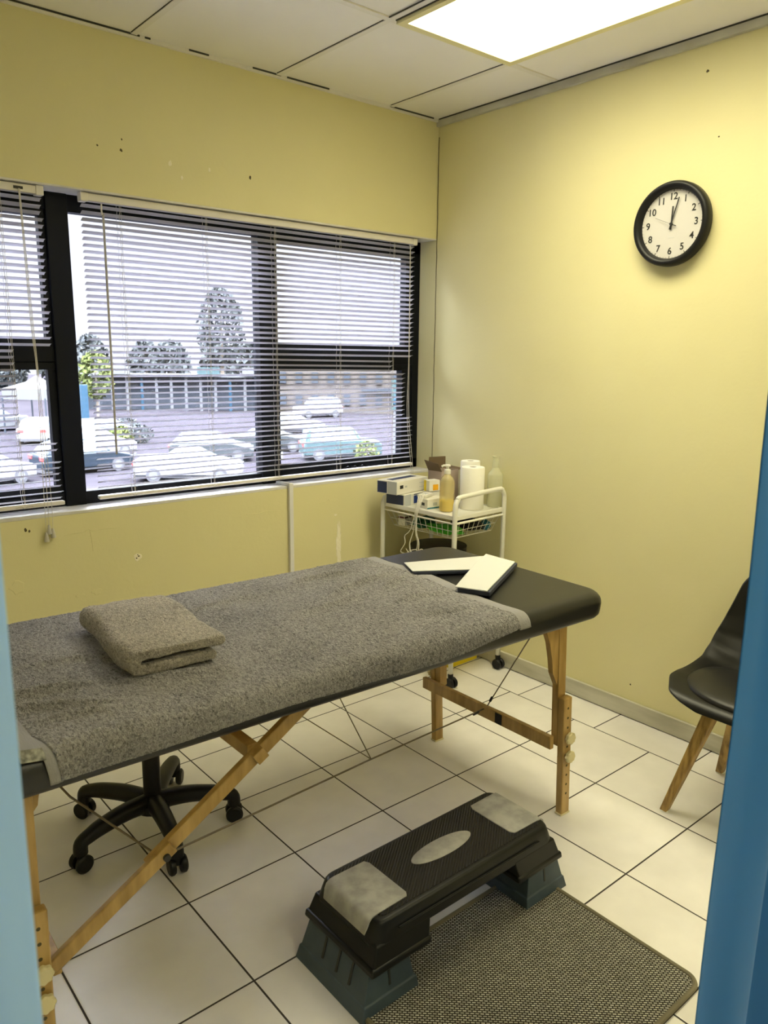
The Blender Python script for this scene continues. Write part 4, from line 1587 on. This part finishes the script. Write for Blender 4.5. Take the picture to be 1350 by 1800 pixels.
for (fx, fy) in ((-0.170, 0.205), (-0.170, -0.205), (0.212, 0.205), (0.212, -0.205)):
    topx, topy = (-0.085 if fx < 0 else 0.085), (0.095 if fy > 0 else -0.095)
    p0, p1 = Vector((topx, topy, 0.432)), Vector((fx, fy, 0.0))
    bm = nb()
    t_ = (p1 - p0).normalized()
    s1 = t_.cross(Vector((0, 1, 0))).normalized()
    s2 = s1.cross(t_)
    rings = []
    for p, r_ in ((p0, 0.021), (p1, 0.013)):
        rings.append([tuple(p + s1 * a * r_ + s2 * b_ * r_) for a, b_ in ((1, -1), (1, 1), (-1, 1), (-1, -1))])
    rings[1] = [(x, y, 0.003) for x, y, z in rings[1]]
    loft(bm, rings)
    lg = obj('leg', bm, M['wood_dark'], CH, bevel=0.003)
    bm = nb(); lathe(bm, [(0.014, 0.0), (0.014, 0.004)], (fx, fy, 0), 14)
    obj('glide', bm, M['cartwhite'], lg)
bm = nb()
bar(bm, (-0.10, -0.10, 0.428), (0.10, 0.10, 0.428), 0.03, 0.012)
bar(bm, (-0.10, 0.10, 0.428), (0.10, -0.10, 0.428), 0.03, 0.012)
obj('seat_bracket', bm, M['blackp'], CH)


# ================================================================== CURTAINS
def curtain(name, label, xa, xb, mat, amp, wl, zbot, ztop=2.18, edge=lambda z: 0.0, seed=1, y=-2.45, flip=1):
    t = thing(name, label, 'curtain', ((xa + xb) / 2, y, ztop))
    ox = (xa + xb) / 2
    bm = nb()
    n, mz = 120, 60
    rows = []
    for k in range(mz + 1):
        z = zbot + (ztop - zbot) * k / mz
        row = []
        for i in range(n + 1):
            f = i / n
            x = xa + (xb - xa) * f + edge(z) * (1 - f)
            yy = amp * (1 - 0.3 * k / mz) * math.sin(2 * PI * (xa + (xb - xa) * f) / wl + seed) * min(1.0, f * 6 + 0.15) + 0.006 * math.sin(f * 31 + z * 2)
            row.append(bm.verts.new((x - ox, yy, z - ztop)))
        rows.append(row)
    for k in range(mz):
        for i in range(n):
            bm.faces.new((rows[k][i], rows[k][i + 1], rows[k + 1][i + 1], rows[k + 1][i]))
    o = obj('curtain_panel', bm, mat, t, smooth=True, angle=None)
    so = o.modifiers.new('thickness', 'SOLIDIFY')
    so.thickness = 0.0015
    bm = nb()
    tube(bm, [((xa if xa > xb else xa) - ox, 0, 0.012), (xb - ox, 0, 0.012)], 0.010, 10)
    obj('curtain_rail', bm, M['cartwhite'], t, smooth=True)
    return t


def edge_r(z):
    return -0.762 - 1.0 + 0.015 * math.exp(-((z - 1.1) / 0.3) ** 2) + 1.762 - 0.012 * max(0, (0.8 - z))


curtain('doorway_curtain', 'blue doorway curtain hanging at the right edge of the photo', -1.762, -1.28, M['curtain'], 0.022, 0.16, 0.06, edge=edge_r, seed=0.5)
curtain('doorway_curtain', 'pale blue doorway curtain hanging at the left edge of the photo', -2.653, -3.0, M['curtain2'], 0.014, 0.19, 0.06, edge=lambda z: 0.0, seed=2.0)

# ================================================================== CLOCK
CK = thing('wall_clock', 'round black-rimmed clock with white dial high on the yellow wall', 'clock', (0, -1.272, 1.977), 0)
R0 = 0.150
bm = nb()
lathe(bm, [(0.118, -0.010), (R0 - 0.004, -0.002), (R0, -0.008), (R0, -0.030), (R0 - 0.004, -0.040), (R0 - 0.012, -0.044), (R0 - 0.022, -0.040), (R0 - 0.026, -0.030), (0.120, -0.018)], (0, 0, 0), 72, axis='x')
obj('rim', bm, M['blackp'], CK, smooth=True, angle=50)
bm = nb(); lathe(bm, [(0.126, -0.010), (0.126, -0.0205)], (0, 0, 0), 64, axis='x')
obj('dial', bm, M['clockface'], CK)


def clock_xyz(r_, deg, d):
    """deg clockwise from 12 as seen from the room (looking towards +x: right is -y)"""
    a = math.radians(deg)
    return (d, -r_ * math.sin(a), r_ * math.cos(a))


numv = nb()
for hnum in range(1, 13):
    cu = bpy.data.curves.new('numeral', 'FONT')
    cu.body = str(hnum)
    cu.size = 0.034
    cu.offset = 0.0005
    cu.align_x = 'CENTER'
    cu.align_y = 'CENTER'
    cu.extrude = 0.0004
    to = bpy.data.objects.new('numeral', cu)
    COL.objects.link(to)
    dg = bpy.context.evaluated_depsgraph_get()
    me = bpy.data.meshes.new_from_object(to.evaluated_get(dg))
    bpy.data.objects.remove(to)
    c = clock_xyz(0.096, hnum * 30, -0.0212)
    # text x -> -y, text y -> z, text z -> -x
    me.transform(Matrix(((0, 0, -1, c[0]), (-1, 0, 0, c[1]), (0, 1, 0, c[2]), (0, 0, 0, 1))))
    numv.from_mesh(me)
    bpy.data.meshes.remove(me)
obj('numerals', numv, M['ink'], CK)
bm = nb()
for i in range(60):
    L_ = 0.008 if i % 5 == 0 else 0.004
    bar(bm, clock_xyz(0.121, i * 6, -0.0208), clock_xyz(0.121 - L_, i * 6, -0.0208), 0.0022 if i % 5 == 0 else 0.0007, 0.0008, up=(1, 0, 0))
obj('minute_marks', bm, M['ink'], CK)
for nm, deg, ln, tail, wd, d in (('hour_hand', 2, 0.062, 0.020, 0.0055, -0.024), ('minute_hand', 15.5, 0.094, 0.020, 0.0042, -0.026), ('second_hand', 293, 0.070, 0.024, 0.0009, -0.028)):
    bm = nb()
    bar(bm, clock_xyz(-tail, deg, d), clock_xyz(ln, deg, d), wd, 0.0008, up=(1, 0, 0))
    if nm == 'second_hand':
        bar(bm, clock_xyz(-tail, deg, d), clock_xyz(0.0, deg, d), 0.003, 0.0008, up=(1, 0, 0))
    obj(nm, bm, M['ink'], CK)
bm = nb(); lathe(bm, [(0.005, -0.021), (0.005, -0.029)], (0, 0, 0), 14, axis='x'); obj('spindle', bm, M['ink'], CK)
bm = nb(); bar(bm, (-0.0208, 0.009, -0.048), (-0.0208, -0.013, -0.048), 0.0018, 0.0006, up=(1, 0, 0)); obj('printed_mark', bm, M['cardgrey'], CK)

# ================================================================== TROLLEY
CA = R(3.0)
CM = Vector((-0.388, -0.562, 0))
TR = thing('trolley', 'white tubular trolley in the corner by the right wall', 'trolley', CM, CA)
LX, LY = 0.342, 0.462
ZTR = 0.795


def tw(p):
    """trolley frame to world"""
    c, s_ = math.cos(CA), math.sin(CA)
    return (CM.x + p[0] * c - p[1] * s_, CM.y + p[0] * s_ + p[1] * c, p[2])


# near side frame with the handle loop
hp = [(0, 0, 0.07), (0, 0, 0.83)]
hp2 = [(0.004, 0, 0.855), (0.018, 0, 0.875), (0.045, 0, 0.884), (LX - 0.05, 0, 0.892), (LX - 0.02, 0, 0.885), (LX - 0.004, 0, 0.864), (LX, 0, 0.84)]
bm = nb(); tube(bm, hp + smooth_path(hp2, 4) + [(LX, 0, 0.07)], 0.0115, 12)
obj('handle_frame', bm, M['cartwhite'], TR, smooth=True, angle=None)
bm = nb(); tube(bm, [(0, LY, 0.07), (0, LY, 0.80), (0.012, LY, 0.822), (0.03, LY, 0.828), (LX - 0.03, LY, 0.828), (LX - .012, LY, 0.822), (LX, LY, 0.80), (LX, LY, 0.07)], 0.0115, 12)
obj('rear_frame', bm, M['cartwhite'], TR, smooth=True, angle=None)
for zz in (ZTR, 0.30):
    bm = nb()
    bx(bm, 0.010, LX - 0.010, 0.005, LY - 0.005, zz - 0.006, zz)
    for (x0, x1, y0, y1) in ((0.004, 0.012, 0.0, LY), (LX - 0.012, LX - 0.004, 0.0, LY), (0.012, LX - 0.012, 0.0, 0.008), (0.012, LX - 0.012, LY - 0.008, LY)):
        bx(bm, x0, x1, y0, y1, zz - 0.014, zz + 0.006)
    obj('shelf', bm, M['cartwhite'], TR, bevel=0.002)
# wire basket
bm = nb()
zt2, zb2 = 0.762, 0.690


def brect(z, ins):
    return [(0.012 + ins, 0.015 + ins, z), (LX - 0.012 - ins, 0.015 + ins, z), (LX - 0.012 - ins, LY - 0.015 - ins, z), (0.012 + ins, LY - 0.015 - ins, z)]


for z, ins, r_ in ((zt2, 0.0, 0.0028), ((zt2 + zb2) / 2, 0.013, 0.0015), (zb2, 0.026, 0.0018)):
    q = brect(z, ins)
    tube(bm, q + [q[0]], r_, 6)
A_, B_ = brect(zt2, 0), brect(zb2, 0.026)
for e in range(4):
    a0, a1, b0, b1 = Vector(A_[e]), Vector(A_[(e + 1) % 4]), Vector(B_[e]), Vector(B_[(e + 1) % 4])
    nn = 9 if e % 2 == 0 else 12
    for i in range(nn + 1):
        tube(bm, [a0.lerp(a1, i / nn), b0.lerp(b1, i / nn)], 0.0013, 5)
for i in range(1, 9):
    f = i / 9
    tube(bm, [Vector(B_[0]).lerp(Vector(B_[1]), f), Vector(B_[3]).lerp(Vector(B_[2]), f)], 0.0013, 5)
obj('wire_basket', bm, M['cartwhite'], TR, smooth=True)
bm = nb(); tube(bm, [(0.0, -0.001, 0.768), (LX, -0.001, 0.768)], 0.0055, 8); tube(bm, [(-0.001, 0, 0.768), (-0.001, LY, 0.768)], 0.003, 8)
obj('basket_rail', bm, M['cartwhite'], TR, smooth=True)
for (x, y) in ((0, 0), (LX, 0), (0, LY), (LX, LY)):
    bm = nb()
    for sg in (-1, 1):
        lathe(bm, [(0.010, -0.007), (0.022, -0.008), (0.026, -0.003), (0.026, 0.004), (0.021, 0.009), (0.005, 0.010)], (x + 0.013 * sg, y - 0.006, 0.026), 18, axis='x')
    tube(bm, [(x, y - 0.003, 0.03), (x, y, 0.066)], 0.013, 10)
    obj('caster', bm, M['blackp'], TR, smooth=True)


def on_tray(name, label, cat, x, y, z, rz, group=None):
    return thing(name, label, cat, (x, y, z), rz, group)


ZS0 = ZTR + 0.001
# things in the basket
def lump(name, label, cat, p, r_, mat, seed):
    bm = nb()
    bmesh.ops.create_icosphere(bm, subdivisions=4, radius=1.0)
    for v_ in bm.verts:
        d = 1 + 0.35 * mnoise.noise(v_.co * 1.7 + Vector((seed, 0, 0))) + 0.18 * mnoise.noise(v_.co * 4.5 + Vector((0, seed, 0)))
        v_.co = Vector((v_.co.x * r_[0] * d, v_.co.y * r_[1] * d, max(0.0, v_.co.z * r_[2] * d + r_[2])))
    o = obj(name, bm, mat, None, smooth=True, angle=None, loc=tw(p), rotz=CA)
    return tag(o, label, cat)


zb3 = zb2 + 0.002
lump('resistance_band', 'bright green crumpled bands lying in the trolley wire basket', 'exercise band', (0.085, 0.13, zb3), (0.045, 0.10, 0.020), M['green'], 2.0)
lump('cloth_bag', 'dark green bag behind the bright green bands in the wire basket', 'bag', (0.10, 0.285, zb3), (0.055, 0.05, 0.026), M['dkgreen'], 5.0)
lump('dark_pouch', 'black pouch in the wire basket beneath the paper rolls', 'pouch', (0.215, 0.12, zb3), (0.055, 0.09, 0.028), M['blackp'], 7.0)
lump('teal_pouch', 'small teal pouch at the wall end of the wire basket', 'pouch', (0.285, 0.06, zb3 + .0), (0.020, 0.025, 0.024), M['teal'], 8.0)
bm = nb(); bx(bm, -0.03, 0.03, -0.02, 0.02, 0, 0.05); bx(bm, -0.031, 0.031, -0.0205, 0.0205, 0.035, 0.045, 1)
tag(obj('medicine_pack', bm, [M['card'], M['maroon']], loc=tw((0.075, 0.385, zb3)), rotz=CA + 0.2, bevel=0.002), 'small white and maroon pack at the window end of the wire basket', 'pack')

# waste bin under the trolley
WB = thing('waste_bin', 'yellow waste bin with black lid standing behind the trolley', 'bin', (-0.130, -0.275, 0), R(2))
bm = nb(); loft(bm, [rect_loop((0, 0), (0.215, 0.245), 0.0, 0.02), rect_loop((0, 0), (0.235, 0.265), 0.24, 0.02)])
obj('bin_body', bm, M['yellow'], WB, smooth=True)
bm = nb(); loft(bm, [rect_loop((0, 0), (0.238, 0.270), 0.240, 0.02), rect_loop((0, 0), (0.238, 0.270), 0.255, 0.02), rect_loop((0, 0), (0.2, 0.23), 0.262, 0.02)])
obj('bin_lid', bm, M['blackp'], WB, smooth=True)
bm = nb(); lathe(bm, [(0.10, 0.0), (0.120, 0.02), (0.135, 0.285), (0.136, 0.300), (0.05, 0.312)], (0, 0, 0), 32)
tag(obj('black_tub', bm, M['blackp'], loc=tw((0.17, 0.25, 0.302)), smooth=True), 'round black tub on the lower shelf of the trolley', 'tub')


# boxes on the tray
def carton(name, label, x, y, z, rz, L_, W_, H_, panels, mats, cat='box'):
    """L_ along local x, W_ along local y; panels: list of (face, u0,u1,v0,v1, mat)"""
    t = thing(name, label, cat, (x, y, z), rz)
    bm = nb(); bx(bm, 0, L_, 0, W_, 0, H_)
    obj('carton', bm, mats, t, bevel=0.0015)
    for k, (nm, face, u0, u1, v0, v1, mt) in enumerate(panels):
        bm = nb()
        e = 0.0006
        if face == 'front':      # -y face, u along x, v along z
            bx(bm, u0 * L_, u1 * L_, -e, 0.0002, v0 * H_, v1 * H_)
        elif face == 'end':      # -x face, u along y
            bx(bm, -e, 0.0002, u0 * W_, u1 * W_, v0 * H_, v1 * H_)
        elif face == 'top':
            bx(bm, u0 * L_, u1 * L_, v0 * W_, v1 * W_, H_ - 0.0002, H_ + e)
        obj(nm, bm, mt, t)
    return t


# local x runs to the right along the long face
carton('glove_box', 'lower glove box with blue square print, beneath the upper glove box on the trolley', -0.395, -0.235, ZS0, R(10), 0.225, 0.115, 0.055,
       [('navy_panel', 'end', 0.05, 0.95, 0.1, 0.95, M['navy']), ('grey_end', 'front', 0.0, 0.22, 0.02, 0.98, M['cardgrey']), ('blue_square', 'front', 0.32, 0.62, 0.12, 0.80, M['royal']), ('navy_line', 'front', 0.32, 1.0, 0.86, 0.93, M['navy'])], M['card'])
carton('glove_box', 'upper white glove box with navy end label and open top slot', -0.432, -0.222, ZS0 + 0.057, R(10), 0.24, 0.12, 0.062,
       [('navy_label', 'end', 0.50, 0.98, 0.05, 0.92, M['navy']), ('grey_end', 'end', 0.0, 0.46, 0.02, 0.98, M['cardgrey']), ('printed_mark', 'front', 0.10, 0.20, 0.42, 0.68, M['ink']), ('small_print', 'front', 0.26, 0.32, 0.46, 0.60, M['cardgrey']), ('printed_lines', 'front', 0.72, 0.92, 0.62, 0.66, M['cardgrey']), ('printed_lines', 'front', 0.72, 0.88, 0.30, 0.33, M['cardgrey']), ('open_slot', 'top', 0.12, 0.88, 0.40, 0.72, M['navy'])], M['card'])
carton('medicine_box', 'low white box with teal bottom stripe under the small device on the trolley', -0.350, -0.345, ZS0, R(-4), 0.112, 0.070, 0.045,
       [('teal_stripe', 'front', 0.0, 1.0, 0.02, 0.14, M['teal']), ('printed_mark', 'end', 0.3, 0.6, 0.3, 0.6, M['ink']), ('barcode', 'front', 0.30, 0.52, 0.30, 0.62, M['cardgrey'])], M['card'])
carton('tape_box', 'small cream box with orange square, between the glove box and brown carton', -0.262, -0.262, ZS0 + 0.062, R(-8), 0.062, 0.045, 0.052,
       [('orange_square', 'front', 0.35, 0.85, 0.08, 0.62, M['orange']), ('yellow_edge', 'end', 0.55, 0.95, 0.0, 1.0, M['yellow'])], M['card'])
carton('plain_box', 'plain white box supporting the small cream box with orange square', -0.266, -0.258, ZS0, R(-8), 0.070, 0.045, 0.060, [], M['card'])
bm = nb(); lathe(bm, [(0.016, 0.0), (0.017, 0.002), (0.017, 0.075), (0.012, 0.085), (0.014, 0.086), (0.014, 0.105), (0.002, 0.106)], (0, 0, 0), 20)
bx(bm, -0.010, 0.010, -0.0178, -0.017, 0.045, 0.052, 1)
tag(obj('small_bottle', bm, [M['card'], M['ink']], loc=(-0.165, -0.095, ZS0), smooth=True), 'small white bottle with grey mark behind the cream box near the window corner', 'bottle')

# electrotherapy device with cords
DV = thing('stimulator_device', 'small white handheld device lying on the low white box', 'device', (-0.310, -0.285, ZS0 + 0.047), R(20))
bm = nb(); loft(bm, [rect_loop((0, 0), (0.085, 0.045), 0.0, 0.012), rect_loop((0, 0), (0.09, 0.05), 0.006, 0.014), rect_loop((0, 0), (0.085, 0.045), 0.014, 0.012)])
obj('device_case', bm, M['card'], DV, smooth=True, angle=50)
bm = nb(); bx(bm, -0.015, 0.02, -0.012, 0.012, 0.0135, 0.0150); obj('display', bm, M['cardgrey'], DV)
KC = thing('electrode_cords', 'bundle of thin white cords hanging from the trolley tray and knotted at the end', 'cord', (-0.40, -0.33, 0.60))
paths = [[(-0.355, -0.295, 0.862), (-0.395, -0.330, 0.850), (-0.412, -0.335, 0.80), (-0.413, -0.300, 0.70), (-0.413, -0.262, 0.665), (-0.413, -0.265, 0.63), (-0.413, -0.235, 0.585), (-0.413, -0.27, 0.580), (-0.413, -0.30, 0.60), (-0.413, -0.345, 0.615)],
         [(-0.350, -0.300, 0.864), (-0.390, -0.338, 0.855), (-0.414, -0.340, 0.79), (-0.414, -0.322, 0.70), (-0.414, -0.30, 0.64), (-0.414, -0.305, 0.60), (-0.414, -0.34, 0.590)],
         [(-0.345, -0.305, 0.864), (-0.385, -0.345, 0.858), (-0.412, -0.345, 0.80), (-0.412, -0.335, 0.70), (-0.412, -0.350, 0.65), (-0.412, -0.345, 0.60), (-0.412, -0.375, 0.622), (-0.412, -0.405, 0.612), (-0.412, -0.39, 0.596), (-0.412, -0.34, 0.612)],
         [(-0.340, -0.310, 0.864), (-0.385, -0.352, 0.856), (-0.415, -0.350, 0.79), (-0.415, -0.345, 0.70), (-0.415, -0.362, 0.65), (-0.415, -0.352, 0.60), (-0.415, -0.30, 0.588), (-0.415, -0.275, 0.605)]]
for p in paths:
    bm = nb(); tube(bm, [(a + 0.40, b_ + 0.33, c - 0.60) for a, b_, c in smooth_path(p, 6)], 0.0021, 6)
    obj('cord', bm, M['card'], KC, smooth=True)

# brown open carton
BB = thing('cardboard_box', 'open brown cardboard box with raised flaps behind the soap bottle', 'box', (-0.182, -0.262, ZS0), R(6))
bm = nb()
bw, bd, bh, tk = 0.13, 0.085, 0.150, 0.003
bx(bm, 0, bw, 0, tk, 0, bh); bx(bm, 0, bw, bd - tk, bd, 0, bh)
bx(bm, 0, tk, tk, bd - tk, 0, bh); bx(bm, bw - tk, bw, tk, bd - tk, 0, bh)
bx(bm, tk, bw - tk, tk, bd - tk, 0, tk)
obj('carton', bm, M['brownbox2'], BB)
for (p0, p1, p2, p3) in (((0, bd, bh), (bw, bd, bh), (bw + 0.010, bd + 0.01, bh + 0.055), (0.015, bd + 0.01, bh + 0.062)),
                         ((0, 0, bh), (0, bd, bh), (-0.020, bd + 0.01, bh + 0.050), (-0.028, 0.0, bh + 0.040)),
                         ((bw, 0, bh), (bw, bd, bh), (bw + 0.03, bd, bh + 0.01), (bw + 0.03, 0.0, bh + 0.005))):
    bm = nb()
    a = [Vector(q) for q in (p0, p1, p2, p3)]
    nrm = (a[1] - a[0]).cross(a[3] - a[0]).normalized() * 0.002
    loft(bm, [[tuple(q) for q in a], [tuple(q + nrm) for q in a]])
    obj('flap', bm, M['brownbox'], BB)
bm = nb()
for (u0, u1, v0, v1) in ((0.012, 0.018, 0.095, 0.12), (0.012, 0.035, 0.090, 0.096), (0.030, 0.036, 0.095, 0.12), (0.045, 0.050, 0.03, 0.12), (0.050, 0.062, 0.085, 0.09), (0.012, 0.017, 0.045, 0.075), (0.022, 0.040, 0.040, 0.046)):
    bx(bm, u0, u1, -0.0006, 0.0, v0, v1)
obj('printed_marks', bm, M['ink'], BB)

# soap pump bottle
SB = thing('soap_pump_bottle', 'clear pump bottle of yellow liquid soap on the trolley corner', 'bottle', (-0.305, -0.425, ZS0))
bm = nb(); lathe(bm, [(0.004, 0.0), (0.031, 0.001), (0.034, 0.006), (0.034, 0.125), (0.032, 0.142), (0.026, 0.156), (0.015, 0.166), (0.013, 0.174)], (0, 0, 0), 32)
obj('bottle', bm, M['soap'], SB, smooth=True)
bm = nb(); lathe(bm, [(0.004, 0.002), (0.030, 0.003), (0.032, 0.008), (0.032, 0.050), (0.004, 0.051)], (0, 0, 0), 28)
obj('liquid', bm, M['yellow'], SB, smooth=True)
bm = nb(); lathe(bm, [(0.015, 0.172), (0.0155, 0.174), (0.0150, 0.192), (0.008, 0.194), (0.006, 0.206), (0.004, 0.207)], (0, 0, 0), 20)
tube(bm, [(0.006, -0.004, 0.209), (-0.014, 0.010, 0.210), (-0.022, 0.016, 0.205)], 0.005, 8)
tube(bm, [(0, 0, 0.05), (0, 0, 0.175)], 0.003, 8)
lathe(bm, [(0.013, 0.206), (0.014, 0.208), (0.012, 0.214), (0.003, 0.215)], (0, 0, 0), 18)
obj('pump', bm, M['card'], SB, smooth=True)


def roll(label, x, y, r_, h_):
    t = thing('paper_towel_roll', label, 'paper roll', (x, y, ZS0), 0, 'paper towel rolls on the trolley')
    bm = nb(); lathe(bm, [(0.017, 0.0), (r_, 0.0), (r_ + .001, 0.004), (r_ + .001, h_ - 0.004), (r_ - .002, h_), (0.017, h_), (0.016, 0.02)], (0, 0, 0), 40)
    obj('paper', bm, M['tissue'], t, smooth=True, angle=50)
    bm = nb(); lathe(bm, [(0.0172, 0.001), (0.0172, h_ - 0.002), (0.0155, h_ - 0.002), (0.0155, 0.001)], (0, 0, 0), 24, cap=False)
    obj('core', bm, M['brownbox2'], t)
    bm = nb(); lathe(bm, [(0.001, h_ - 0.02), (0.0152, h_ - 0.02)], (0, 0, 0), 20)
    obj('core_hollow', bm, M['ink'], t)
    return t


roll('front white paper towel roll beside the soap pump on the trolley', -0.165, -0.450, 0.054, 0.195)
roll('second white paper towel roll, mostly hidden behind the front one', -0.072, -0.345, 0.046, 0.205)
FB = thing('spray_bottle', 'translucent white bottle with tall clear cap beside the paper rolls', 'bottle', (-0.048, -0.486, ZS0))
bm = nb(); lathe(bm, [(0.004, 0.0), (0.034, 0.001), (0.036, 0.006), (0.036, 0.150), (0.033, 0.158), (0.016, 0.182), (0.015, 0.188)], (0, 0, 0), 32)
obj('bottle', bm, M['clear'], FB, smooth=True)
bm = nb(); lathe(bm, [(0.015, 0.186), (0.016, 0.188), (0.015, 0.215), (0.0145, 0.232), (0.017, 0.235), (0.0175, 0.240), (0.003, 0.241)], (0, 0, 0), 24)
obj('cap', bm, M['clear'], FB, smooth=True)
